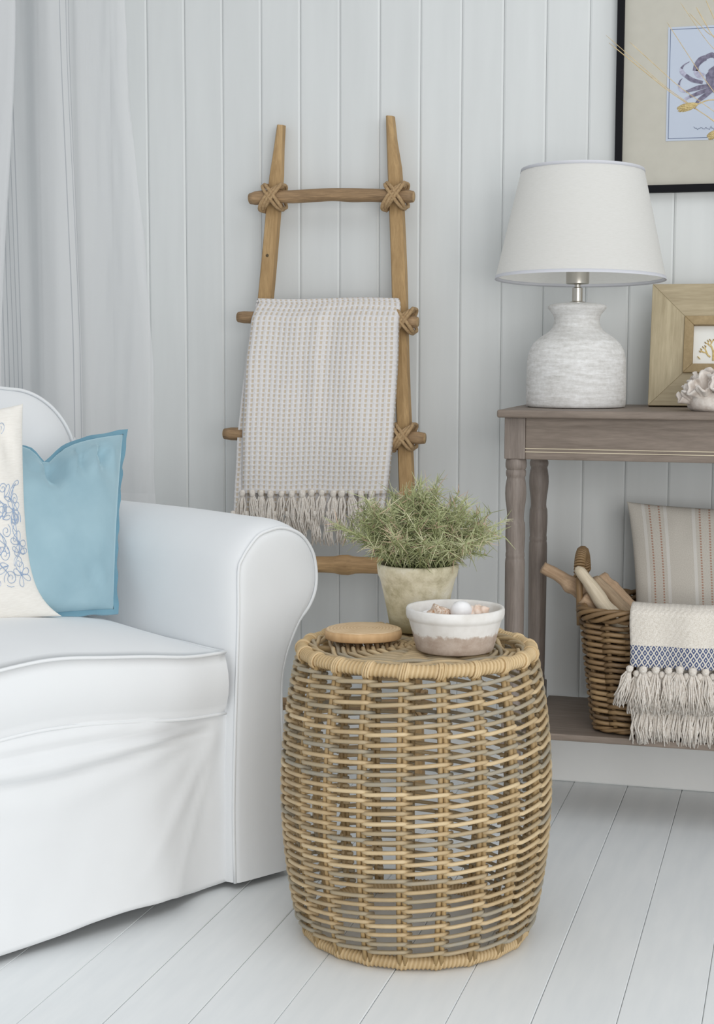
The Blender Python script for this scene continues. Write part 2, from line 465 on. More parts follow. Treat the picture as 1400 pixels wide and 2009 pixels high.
def curtain_mat(lines):
    k = NT('sheer_striped_voile'); uv = k.n('ShaderNodeUVMap'); sp = k.n('ShaderNodeSeparateXYZ'); k.l(uv.outputs[0], sp.inputs[0])
    u = sp.outputs[0]; v = sp.outputs[1]
    st = None
    for c in lines:
        b = k.math('LESS_THAN', k.math('ABSOLUTE', k.math('SUBTRACT', u, c)), .0012)
        st = b if st is None else k.math('MAXIMUM', st, b)
    col = k.mix(k.math('MULTIPLY', st, .45), srgb(240, 241, 242), srgb(122, 128, 146))
    d = k.n('ShaderNodeBsdfDiffuse'); t = k.n('ShaderNodeBsdfTranslucent'); tr = k.n('ShaderNodeBsdfTransparent')
    k.l(col, d.inputs[0]); k.l(col, t.inputs[0])
    m1 = k.n('ShaderNodeMixShader'); m1.inputs[0].default_value = .35
    k.l(d.outputs[0], m1.inputs[1]); k.l(t.outputs[0], m1.inputs[2])
    m2 = k.n('ShaderNodeMixShader')
    hem = k.math('LESS_THAN', v, .648)
    k.l(k.math('ADD', .76, k.math('MULTIPLY', hem, .12)), m2.inputs[0])
    k.l(tr.outputs[0], m2.inputs[1]); k.l(m1.outputs[0], m2.inputs[2])
    k.l(m2.outputs[0], k.t.nodes['Material Output'].inputs['Surface'])
    return k.m

# ================================================================== SETTING
X0, X1 = -3.2, 1.7
def structure(o): o['kind'] = 'structure'; return o
# floor with separate planks
PW, PF = 0.1225, -1.09894
fl = structure(MB().box(X0, X1, -1.2, W+.12, -.05, -.004).build('floor', M['floorgap'], smooth=False))
pm = MB()
g, bv = .0005, .0012
y0, y1 = -1.2, W+.01
prof = [(g, -.004), (g, -bv), (g+bv, 0), (PW-g-bv, 0), (PW-g, -bv), (PW-g, -.004)]
ia = [pm.vert((x, y0, z)) for x, z in prof]; ib = [pm.vert((x, y1, z)) for x, z in prof]
for i in range(5): pm.f.append((ia[i], ia[i+1], ib[i+1], ib[i]))
pm.f.append(tuple(reversed(ia))); pm.f.append(tuple(ib))
pme = pm.mesh('plank', smooth=False); pme.materials.append(M['floor'])
i = math.floor((X0-PF)/PW)
while PF+PW*(i+1) < X1:
    if PF+PW*i > X0: link('plank', pme, fl).location = (PF+PW*i, 0, random.uniform(-.0004, .0003))
    i += 1
# wall with separate tongue and groove boards
BW, BF = 0.09644, -1.54273
wb = structure(MB().box(X0, X1, W+.006, W+.1, 0, 2.6).build('wall_back', M['wallgap'], smooth=False))
bm = MB()
g, bv = .0003, .0046
prof = [(g, .006), (g, .0026), (g+bv*.3, .0014), (g+bv, 0), (BW-g-bv, 0), (BW-g-bv*.3, .0014), (BW-g, .0026), (BW-g, .006)]
ia = [bm.vert((x, y, .0)) for x, y in prof]; ib = [bm.vert((x, y, 2.6)) for x, y in prof]
for i in range(len(prof)-1): bm.f.append((ia[i], ia[i+1], ib[i+1], ib[i]))
bm.f.append(tuple(reversed(ia))); bm.f.append(tuple(ib))
bme = bm.mesh('board', smooth=False); bme.materials.append(M['wall'])
i = math.floor((X0-BF)/BW)
while BF+BW*(i+1) < X1:
    if BF+BW*i > X0: link('board', bme, wb).location = (BF+BW*i, W, 0)
    i += 1
sk = MB().box(X0, X1, W-.018, W+.002, 0, .125).build('baseboard_back', M['skirting'], smooth=False)
bev(structure(sk), .006, 3)

# ================================================================== CURTAIN
def curtain():
    # (x pixel at the top, x pixel lower down, distance to camera wall)
    nodes = [(253, 300, 3.560), (232, 268, 3.548), (205, 225, 3.552), (180, 190, 3.535), (160, 168, 3.50), (152, 160, 3.44), (140, 158, 3.385), (108, 118, 3.35), (80, 82, 3.39),
             (70, 74, 3.46), (58, 62, 3.50), (30, 40, 3.50), (5, 12, 3.51), (-22, -20, 3.47), (0, -18, 3.40), (32, -2, 3.36), (44, 2, 3.345), (36, -10, 3.325), (0, -40, 3.31), (-50, -80, 3.32), (-90, -110, 3.36), (-130, -140, 3.42), (-180, -180, 3.38)]
    ns = 5
    def row(z):
        y_pix = 684+(1.0-z)*3095/3.75
        t = smooth01(y_pix/760) if y_pix < 760 else 1
        if y_pix < 0: t = 0
        pts = []
        for (a, b, Y) in nodes:
            x = lerp(a, b, t)
            Y = 3.525+(Y-3.525)*.62; X = onY(x, 700, Y).x
            pts.append(Vector((X, Y, z)))
        return spline(pts, ns)
    z0, z1, nv = .50, 2.25, 70
    rows = [row(lerp(z0, z1, j/nv)) for j in range(nv+1)]
    n = len(rows[0])-1
    us = [0]
    ref = rows[nv//3]
    for k in range(n): us.append(us[-1]+(ref[k+1]-ref[k]).length)
    def fn(a, b):
        k = round(a*n); j = round(b*nv); p = rows[j][k].copy()
        z = p.z
        p.y += .004*nz(k*.6, z*3)
        if k < 2: p.x += .006*nz(z*9, 4)+.003*nz(z*25, 8)
        if k < 16: p.y += .004*nz(k*.45, z*6+k*.3, 3)
        return p
    m = MB().grid(fn, n, nv, lambda a, b: (us[round(a*n)], lerp(z0, z1, b)))
    un = lambda q: lerp(us[int(q*ns)], us[min(n, int(q*ns)+1)], q*ns-int(q*ns))
    M['voile'] = curtain_mat([un(q) for q in (5.7, 6.0, 6.4, 10.9, 11.2, 11.5, 11.8, 12.1)])
    o = m.build('curtain', M['voile'])
    subd(o, 1)
    rod = MB().tube([(-2.75, 3.47, 2.262), (-1.45, 3.47, 2.262)], .012, 12)
    for x in (-2.7, -1.5): rod.tube([(x, 3.47, 2.262), (x, W-.002, 2.262)], .008, 8)
    rod.build('curtain_rod', M['black'], o)
    return tag(o, 'sheer white curtain with thin grey stripes hanging behind the white armchair', 'curtain')
curtain()

# ================================================================== ARMCHAIR
O = onZ(560, 1715, 0)
_w = Vector((.532, .847, 0)).normalized(); _b = Vector((-_w.y, _w.x, 0))
def S(u, v, z): return Vector((O.x, O.y, 0)) - _w*u + _b*v + Vector((0, 0, z))
AW = 1.05        # overall width between the outer lower sides of the two arms
ac = thing('armchair', S(.5, .4, 0), 'white slipcovered armchair with rolled arms and a skirt to the floor', 'armchair')
def chair_part(m, name, mat, parent=ac, **k):
    o = m.build(name, mat, parent, **k)
    if parent is ac: o.location = -ac.location
    return o
RC, RR, RZ = .018, .109, .575
def arm_profile():
    p = [(.135, .012), (.134, .15), (.131, .32), (.129, .50)]
    for k in range(0, 15):
        a = math.radians(lerp(12, 236, k/14))
        p.append((RC+RR*math.cos(a), RZ+RR*math.sin(a)))
    p += [(-.020, .455), (-.008, .425), (.000, .38), (.003, .31), (-.008, .20), (-.018, .012)]
    return p
APF = arm_profile()
def arm(mirror):
    fl_ = (lambda u: AW-u) if mirror else (lambda u: u)
    vs_ = [(-.008, .66), (-.007, .78), (-.002, .855), (.010, .925), (.03, .975), (.06, 1.0), (.12, 1.0), (.25, 1.0), (.40, 1.0), (.55, 1.0), (.70, 1.0), (.82, 1.0)]
    def pt(k, v, s):
        u, z = APF[k]
        # shrink toward a spine running through the post and the roll
        if z > .44: cu, cz = RC+.01, RZ
        else: cu, cz = .064, z
        cu = lerp(.064, RC, smooth01((z-.36)/.16))
        cz = z if z < .45 else lerp(z, RZ, smooth01((z-.45)/.1))
        uu = cu+(u-cu)*s; zz = cz+(z-cz)*s
        zz -= .012*max(0, v-.3)                      # the arm falls a little to the back
        if z < .4: uu += .004*math.sin(9*v+z*8)
        if z > .6: zz += .003*nz(v*14, u*20)
        vv = v+(.006*nz(u*20, z*14) if v < .1 else 0)
        return S(fl_(uu), vv, zz)
    m = MB()
    K = len(APF)
    rings = [[m.vert(pt(k, v, s)) for k in range(K)] for v, s in vs_]
    for i in range(len(rings)-1):
        for k in range(K-1):
            q = (rings[i][k], rings[i][k+1], rings[i+1][k+1], rings[i+1][k])
            m.f.append(q if not mirror else tuple(reversed(q)))
    # domed front cap: fan between the two long sides
    half = K//2
    c = rings[0]
    # pair inner and outer points
    for k in range(half):
        a0, a1, b0, b1 = c[k], c[k+1], c[K-1-k], c[K-2-k]
        if a1 == b1: fc = (a0, a1, b0)
        elif a1 == b0 : continue
        else: fc = (a0, a1, b1, b0)
        m.f.append(tuple(reversed(fc)) if not mirror else fc)
    m.f.append(tuple(rings[-1]) if not mirror else tuple(reversed(rings[-1])))
    m.fix = True
    o = chair_part(m, 'arm', M['cover'])
    subd(o, 1)
    pm_ = MB()
    pp = [pt(k, -.0025, .855)-_b*.001 for k in range(K)]
    pm_.tube(spline(pp, 3), .0032, 6)
    p = pm_.build('piping', M['piping'], o)
    return o
arm(False); arm(True)
UI0, UI1 = .13, AW-.13
def skirt():
    nu, nv = 70, 44
    def fn(a, b):
        u = lerp(UI0-.012, UI1+.012, a); z = lerp(.012, .385, b)
        du = min(u-UI0, UI1-u)
        e = smooth01((du-.03)/.16); f = smooth01(du/.42); g = smooth01((du+.01)/.10)
        v = .018-.016*e
        v -= .032*(1-b)**1.3*e                                 # skirt swings out toward the hem
        # slack folds that fan out from the corner under the cushion
        ztop = .334+.034*f; z1 = .326+.004*f; z2 = .316-.034*f
        def ridge(lo, hi, amp):
            c = (lo+hi)/2; w = max(.006, (hi-lo)/2)
            return amp*math.exp(-((z-c)/w)**2*1.3)
        v -= (ridge(z1, ztop-.004, .010)+ridge(z2, z1-.002, .019)+ridge(z2-.05*f-.02, z2-.006, .005))*g
        v += .006*math.exp(-((z-z1)/.006)**2)*g+.005*math.exp(-((z-z2)/.008)**2)*g
        # long diagonal drags from the arm corner
        for (sl, am) in ((.75, .006), (.40, .004), (1.5, .004)):
            d = (z-.30)+du/sl*.9-.02
            v -= am*math.exp(-(d/.022)**2)*smooth01(du/.04)*smooth01((.26-du)/.2)
        v += .005*nz(u*6, z*7, 2)*e+.002*nz(u*16, z*12)
        z2_ = z+(1-b)**3*(.014*smooth01((u-.20)/.1)*smooth01((.62-u)/.2)+.004*nz(u*9))
        return S(u, v, z2_)
    m = MB().grid(fn, nu, nv)
    o = chair_part(m, 'skirt', M['cover'])
    solid(o, .004, 0)
    # side and back skirts and the platform under the cushion
    m = MB()
    m.grid(lambda a, b: S(lerp(.0, AW, a), .80+.03*math.sin(a*3.1), lerp(.012, .45, b)), 8, 4)
    m.grid(lambda a, b: S(lerp(UI0, UI1, a), lerp(.03, .8, b), .33), 4, 4)
    chair_part(m, 'base_cover', M['cover'])
skirt()
def seat_cushion():
    zb, zt = .332, .446
    u0, u1, v0, v1 = UI0+.004, UI1-.004, .012, .60
    nu, nv = 40, 28
    def front(u): e = smooth01((u-u0)/.12)*smooth01((u1-u)/.12); return v0-.012*e
    def lift(u): return smooth01((u-u0+.02)/.42)*smooth01((u1-u+.02)/.42)
    def edge_z(u): return .036*lift(u)
    def top(a, b):
        u = lerp(u0, u1, a); v = lerp(front(u), v1, b)
        du = min(u-u0, u1-u); dv = v-front(u)
        z = zt+edge_z(u)*1.0+.040*(1-math.exp(-du/.06))*(1-math.exp(-dv/.10))+.003*nz(u*7, v*7)
        return S(u, v, z)
    def bot(a, b):
        u = lerp(u0, u1, a); v = lerp(front(u), v1, b)
        return S(u, v, zb+.034*lift(u))
    m = MB().grid(top, nu, nv)
    def frontf(a, b):
        u = lerp(u0, u1, a); p = bot(a, 0).lerp(top(a, 0), b)
        return p-_b*(.014*math.sin(PI*b))
    m.grid(lambda a, b: frontf(1-a, b), nu, 6)
    def sidef(a, b, q):
        p = bot(q, a).lerp(top(q, a), b); return p+_w*(.006*math.sin(PI*b)*(1 if q == 0 else -1))
    m.grid(lambda a, b: sidef(a, b, 0), nv, 4); m.grid(lambda a, b: sidef(1-a, b, 1), nv, 4)
    m.grid(lambda a, b: bot(1-a, b), nu, nv)
    o = chair_part(m, 'seat_cushion', M['cover'])
    w = o.modifiers.new('weld', 'WELD'); w.merge_threshold = .0006
    for fn_ in (top, bot):
        pts = [fn_(0, 1-i/20) for i in range(20)]+[fn_(i/40, 0) for i in range(41)]+[fn_(1, (i+1)/20) for i in range(20)]
        pm_ = MB().tube([p-_b*.002 for p in pts], .0033, 6)
        pm_.build('piping', M['piping'], o)
seat_cushion()
def backrest():
    u0, u1, zb, zt, R = .048, AW-.048, .30, .945, .15
    # outline in (u, z)
    outl = [(u0, zb)]
    for k in range(9):
        a = lerp(0, 90, k/8)*PI/180
        outl.append((u0+R*1.0-R*1.0*math.cos(a), zt-.025-R+R*math.sin(a)))
    for k in range(1, 7): t = k/7; outl.append((lerp(u0+R, u1-R, t), zt-.025+.025*math.sin(PI*t)))
    for k in range(9):
        a = lerp(90, 0, k/8)*PI/180
        outl.append((u1-R+R*math.cos(a), zt-.025-R+R*math.sin(a)))
    outl.append((u1, zb))
    cu = AW/2; cz = .6
    def recl(v, z): return v+.16*(z-.45)
    def ring(s, v): return [S(cu+(u-cu)*s, recl(v, cz+(z-cz)*s if z > zb else z), cz+(z-cz)*s if z > zb else z) for u, z in outl]
    secs = [(.60, .545), (.80, .550), (.93, .565), (.98, .582), (1.0, .60), (1.0, .66), (.985, .72), (.95, .76), (.7, .77)]
    m = MB()
    rings = [[m.vert(p) for p in ring(s, v)] for s, v in secs]
    K = len(outl)
    for i in range(len(rings)-1):
        for k in range(K-1): m.f.append((rings[i][k+1], rings[i][k], rings[i+1][k], rings[i+1][k+1]))
    m.f.append(tuple(rings[0])); m.f.append(tuple(reversed(rings[-1])))
    m.fix = True
    o = chair_part(m, 'backrest', M['cover'])
    subd(o, 1)
    pm_ = MB().tube(spline(ring(.985, .5815), 3), .0035, 6)
    pm_.build('piping', M['piping'], o)
backrest()

# ================================================================== CUSHIONS
class Pillow:
    def __init__(s, BL, BR, TR, TL, thick, pinch=.07, dent=0, wr=.004, seed=0, flare=0, dc=.6):
        s.flare = flare; s.dc = dc
        s.c = [Vector(p) for p in (BL, BR, TR, TL)]; s.th = thick; s.pinch = pinch; s.dent = dent; s.wr = wr; s.seed = seed
        s.n = (s.c[1]-s.c[0]).cross(s.c[3]-s.c[0]).normalized()
        s.wd = (s.c[1]-s.c[0]).length; s.ht = (s.c[3]-s.c[0]).length
    def base(s, a, b):
        aa = .5+(a-.5)*(1-s.pinch*(4*b*(1-b))**.8); bb = .5+(b-.5)*(1-s.pinch*(4*a*(1-a))**.8)
        if s.flare: aa = .5+(aa-.5)*(1+s.flare*math.exp(-b/.11))
        if s.dent:
            bb -= s.dent*(.75*math.exp(-abs(a-s.dc)/.14)+.25*math.exp(-((a-s.dc)/.06)**2))*smooth01((b-.45)/.55)
        p = s.c[0].lerp(s.c[1], aa).lerp(s.c[3].lerp(s.c[2], aa), bb)
        return p
    def pt(s, a, b, side):
        p = s.base(a, b)
        e = max(0, 4*a*(1-a)*4*b*(1-b))
        h = s.th*e**.42
        if s.dent: h *= 1-.45*math.exp(-((a-s.dc)/.09)**2)*smooth01((b-.6)/.4)
        w = s.wr*(nz(a*5+s.seed, b*5, side)+.6*nz(a*11, b*11+s.seed, 2))
        # pull creases near the corners and along the top edge
        for (ca, cb) in ((0, 0), (1, 0), (0, 1), (1, 1)):
            d = math.hypot(a-ca, b-cb); ang = math.atan2(abs(b-cb)+1e-6, abs(a-ca)+1e-6)
            w += s.wr*.9*math.sin(ang*11+s.seed)*math.exp(-((d-.16)/.12)**2)
        w += s.wr*(3.4 if s.dent else 2.0)*math.sin(a*44+3*nz(a*4, s.seed)+4*b)*math.exp(-((.86-b)/.10)**2)*(.4+.6*smooth01((a-.45)/.2))*smooth01(e*6)
        return p+s.n*side*(h+w*smooth01(e*3))
    def mesh(s, n=36):
        m = MB()
        def f(side):
            def g(i, j):
                a = .5-.5*math.cos(PI*i); b = .5-.5*math.cos(PI*j)
                return s.pt(a if side > 0 else 1-a, b, side)
            return g
        def uv(side):
            def g(i, j):
                a = .5-.5*math.cos(PI*i); b = .5-.5*math.cos(PI*j)
                return ((a if side > 0 else 1-a)*s.wd, b*s.ht)
            return g
        m.grid(f(1), n, n, uv(1)); m.grid(f(-1), n, n, uv(-1))
        return m
    def edge(s, n=40):
        q = [(i/n, 0) for i in range(n)]+[(1, i/n) for i in range(n)]+[(1-i/n, 1) for i in range(n)]+[(0, 1-i/n) for i in range(n)]
        return q
    def flange(s, w):
        m = MB(); q = s.edge(); N = len(q)
        cen = s.base(.5, .5)
        rings = []
        for lay in (0, 1):
            for tt in (0, .5, 1):
                ring = []
                for k, (a, b) in enumerate(q):
                    p = s.base(a, b)
                    # outward direction within the cushion plane
                    ex = (s.c[1]-s.c[0]).normalized(); ey = (s.c[3]-s.c[0]).normalized()
                    du = (-1 if a == 0 else 1 if a == 1 else 0); dv = (-1 if b == 0 else 1 if b == 1 else 0)
                    if (b == 0 or b == 1) and 0 < a < 1: du = 0
                    d = ex*du+ey*dv
                    rip = .006*tt*math.sin(k*1.1+2*nz(k*.2))*(.4+.6*abs(nz(k*.13, 5)))
                    ring.append(m.vert(p+d*w*tt+s.n*(rip+(.0022 if lay == 0 else -.0022))))
                rings.append(ring)
        def band(A, B, flip):
            for k in range(N):
                f = (A[k], A[(k+1) % N], B[(k+1) % N], B[k]); m.f.append(tuple(reversed(f)) if flip else f)
        band(rings[0], rings[1], True); band(rings[1], rings[2], True)
        band(rings[3], rings[4], False); band(rings[4], rings[5], False); band(rings[2], rings[5], True)
        return m
def onV(x, y, v):
    d = ray(x, y); t = (v-(EYE-Vector((O.x, O.y, 0))).dot(_b))/d.dot(_b); return EYE+d*t
# blue velvet cushion, leaning in the corner of arm and back
BR = onZ(222, 1196, .497); TR = onV(241, 850, .47)
BL = BR - _w*.44 + Vector((0, 0, .003)); TL = TR - _w*.45 + Vector((0, 0, .0))
bl = Pillow(BL, BR, TR, TL, .074, .045, dent=.15, wr=.0075, seed=3, dc=.60)
t = thing('throw_cushion', S(.4, .33, .49), 'blue velvet cushion with a flat flanged edge and a dented top', 'cushion')
o = bl.mesh(40).build('cover', M['velvet'], t); o.location = -t.location
o = bl.flange(.011).build('flange', M['velvet_edge'], t, smooth=True, angle=40); o.location = -t.location
# cream cushion with blue flowers
BR = onZ(64, 1216, .502); TR = onV(45, 792, .335)
BL = BR - _w*.48 + Vector((0, 0, .002)); TL = TR - _w*.46 - Vector((0, 0, .04))
fc = Pillow(BL, BR, TR, TL, .058, .05, wr=.0065, seed=9, flare=.26)
t = thing('throw_cushion', S(.55, .28, .49), 'cream linen cushion printed with a blue flower scroll', 'cushion')
o = fc.mesh(36).build('cover', M['linen'], t); o.location = -t.location
pr = MB()
def on_f(a, b): return fc.pt(max(.02, min(.985, a)), b, 1)+fc.n*.0006
def scroll(a, b, r, turns, sgn, st):
    pts = []
    for k in range(int(16*turns)+1):
        th = st+sgn*k/16*2*PI; rr = r*(1-.85*k/(16*turns))
        pts.append(on_f(a+rr*math.cos(th)/fc.wd, b+rr*math.sin(th)/fc.ht))
    pr.tube(pts, .00055, 4)
def petal(a, b, L, wd, th):
    pts = []
    for k in range(17):
        q = k/16*2*PI; x = L*.5*(1-math.cos(q)); y = wd*math.sin(q)*math.sin(q/2)
        pts.append(on_f(a+(x*math.cos(th)-y*math.sin(th))/fc.wd, b+(x*math.sin(th)+y*math.cos(th))/fc.ht))
    pr.tube(pts, .00055, 4)
rp = random.Random(4)
for col in range(13):
    for rw in range(9):
        a = .14+col*.065+rp.uniform(-.012, .012); b = .2+rw*.052+rp.uniform(-.01, .01)
        if rw % 3 == 0 and col % 2 == 0:
            for k in range(5): petal(a, b, .022, .007, k*2*PI/5+rp.random())
            scroll(a, b, .005, 1, 1, 0)
        elif (rw+col) % 2: scroll(a, b, rp.uniform(.010, .016), rp.choice((1.5, 2)), rp.choice((-1, 1)), rp.uniform(0, 6))
        else:
            petal(a, b, .026, .006, rp.uniform(0, 6)); petal(a, b, .018, .005, rp.uniform(0, 6))
for col in range(10):
    pr.tube([on_f(.2+col*.08+.02*math.sin(k*.7+col), .2+.43*k/24) for k in range(25)], .0007, 4)
for col in range(6): scroll(.5+col*.075, .905, .011, 1.5, 1 if col % 2 else -1, col)
o = pr.build('floral_print', M['blueprint'], t); o['kind'] = 'stuff'; o.location = -t.location

# ================================================================== LADDER
lad = thing('ladder', (-1.05, 3.42, 0), 'rustic wooden blanket ladder with roped rungs leaning on the white boarded wall', 'ladder')
def lp(m, name, mat, parent=lad, **k):
    o = m.build(name, mat, parent, **k)
    if parent is lad: o.location = -lad.location
    return o
YT, YB = W-.022, 3.372
RB = onZ(819, 1560, 0); RB.y = YB
RT = onY(772, 228, YT)
LT = onY(552, 246, YT)
_lm = onY(485, 985, 3.455)
_tl = (LT.z)/(LT.z-_lm.z)
LB = LT+(_lm-LT)*_tl; LB.z = 0
def rail(top, bot, seed, taper_right):
    m = MB()
    n = 26
    d = (top-bot)
    rings = []
    for i in range(n+1):
        t = i/n
        p = bot.lerp(top, t)+Vector((.004*nz(t*4, seed), 0, 0))
        wx = .0165*(1+.06*nz(t*6, seed+3)); wy = .0155
        cut = smooth01((t-.90)/.10)
        xl, xr = -wx, wx
        if taper_right: xr -= .016*cut; 
        else: xl += .008*cut; xr -= .009*cut
        # chamfered, roughly four-sided pole with a ridge
        sec = [(xl, -wy*.5), (xl+.004, -wy), (xr-.011, -wy*1.1), (xr-.002, -wy*.5), (xr, wy*.6), (xr-.005, wy), (xl+.005, wy), (xl, wy*.5)]
        rings.append([m.vert(p+Vector((x, y, 0))) for x, y in sec])
    for i in range(n):
        for k in range(8): m.f.append((rings[i][k], rings[i][(k+1) % 8], rings[i+1][(k+1) % 8], rings[i+1][k]))
    m.f.append(tuple(reversed(rings[0]))); m.f.append(tuple(rings[-1]))
    o = lp(m, 'rail', M['rail'], smooth=False)
    return o
lr = rail(LT, LB, 2, False); rr_ = rail(RT, RB, 5, True)
kh = onY(534, 502, 1); 
tk = (LT.z-onY(534, 502, 3.53).z)/LT.z
kp = LT.lerp(LB, tk)
k_ = MB().tube([kp+Vector((0, -.0175, .0)), kp+Vector((0, -.0155, 0))], [.0035, .0042], 10)
o = k_.build('knot_hole', M['soil'], lr)
def rail_y(z): return lerp(YB, YT, z/LT.z)
def rail_x(z, right): 
    a, b = (RB, RT) if right else (LB, LT)
    return lerp(a.x, b.x, z/b.z)
RUNGS = []
def rung(xl, yl, xr, yr, rad, mat, seed, arch=0, knobs=()):
    zc = 1-((yl+yr)/2-684)/3095*3.62
    Y = rail_y(zc)-.0155-rad+.003
    A = onY(xl, yl, Y); B = onY(xr, yr, Y)
    n = 30; pts = []; rd = []
    for i in range(n+1):
        t = i/n; p = A.lerp(B, t)
        p.z += arch*math.sin(PI*t)+.0025*nz(t*5, seed)
        r = rad*(1+.10*nz(t*7, seed, 4))
        for (kt, ka, kw) in knobs: r *= 1+ka*math.exp(-((t-kt)/kw)**2); 
        if i in (0, n): r *= .82
        pts.append(p); rd.append(r)
    o = lp(MB().tube(pts, rd, 12), 'rung', mat)
    for e, i in ((pts[0], 1), (pts[-1], -1)):
        dirv = (pts[0]-pts[3]).normalized() if i == 1 else (pts[-1]-pts[-4]).normalized()
        q = MB().tube([e-dirv*.001, e+dirv*.0012], [rad*.80, rad*.74], 12)
        q.build('cut_end', M['endgrain'], o)
    RUNGS.append((A, B, rad, o))
rung(490, 390, 811, 386, .0152, M['rung'], 1, .006)
rung(467, 622, 819, 632, .0145, M['rung'], 2)
rung(440, 851, 833, 860, .0150, M['rung'], 3)
rung(424, 1107, 838, 1112, .0190, M['driftrung'], 4, .002, ((.62, .28, .035), (.15, .15, .05)))
rung(405, 1378, 846, 1386, .0150, M['rung'], 5)
def lashing(A, B, rad, right):
    zc = (A.z+B.z)/2
    x = rail_x(zc, right)
    t = (x-A.x)/(B.x-A.x)
    if right and .9 < zc < 1.15: t += .022
    c = A.lerp(B, t); c.z += (.006*math.sin(PI*t) if zc > 1.2 else 0)
    ry = rail_y(zc)
    # rope loops crossing over the front of the rung and round the back of the rail
    for s, off in ((1, 0), (1, .0055), (1, -.0055), (-1, 0), (-1, .0055)):
        m = MB(); pts = []
        for k in range(28):
            a = 2*PI*k/28
            ca, sa = math.cos(a), math.sin(a)
            # loop in a tilted plane: front over the rung, back behind the rail
            yy = c.y-(rad+.004) if ca > 0 else ry+.0205
            f = abs(ca)**.55*(1 if ca > 0 else -1)
            y = lerp(ry+.0205, c.y-rad-.0045, (f+1)/2)
            dz = sa*(rad+.012); dx = s*sa*.0205+off*2.0*abs(ca)**.6
            pts.append(Vector((c.x+dx, y, c.z+dz+off*.6)))
        m.tube(pts, .0044, 6, closed=True)
        o = lp(m, 'rope_lashing', M['rope'])
for i, (A, B, rad, _o) in enumerate(RUNGS):
    for right in (False, True):
        if right or i not in (1, 2): lashing(A, B, rad, right)

# ================================================================== TASSELS (shared by both throws)
def tassel_mesh(seed, L, n=15, spread=.010, knot=.0062):
    rt = random.Random(seed); m = MB()
    m.lathe([(0.0005, .004), (knot*.8, .002), (knot, -.003), (knot*.85, -.008), (knot*.55, -.011)], n=9, wob=lambda a, z: .12*math.sin(3*a+z*900))
    for k in range(n):
        a = rt.uniform(0, 2*PI); r = math.sqrt(rt.random())
        ex = spread*r*math.cos(a); ey = spread*.6*r*math.sin(a); l = L*rt.uniform(.8, 1.05); q = rt.uniform(-.003, .003)
        m.tube([(ex*.25, ey*.25, -.006), (ex*.9+q, ey*.9, -.35*l), (ex*1.0-q, ey, -.7*l), (ex*1.1+q*1.5, ey*1.1, -l)], [.0015, .0017, .0016, .0010], 4)
    me = m.mesh('tassel'); me.materials.append(M['fringe'])
    return me
TAS = [tassel_mesh(k, .074, 24, .0125, .0070) for k in range(5)]
TAS2 = [tassel_mesh(20+k, .085, 30, .013, .0080) for k in range(5)]

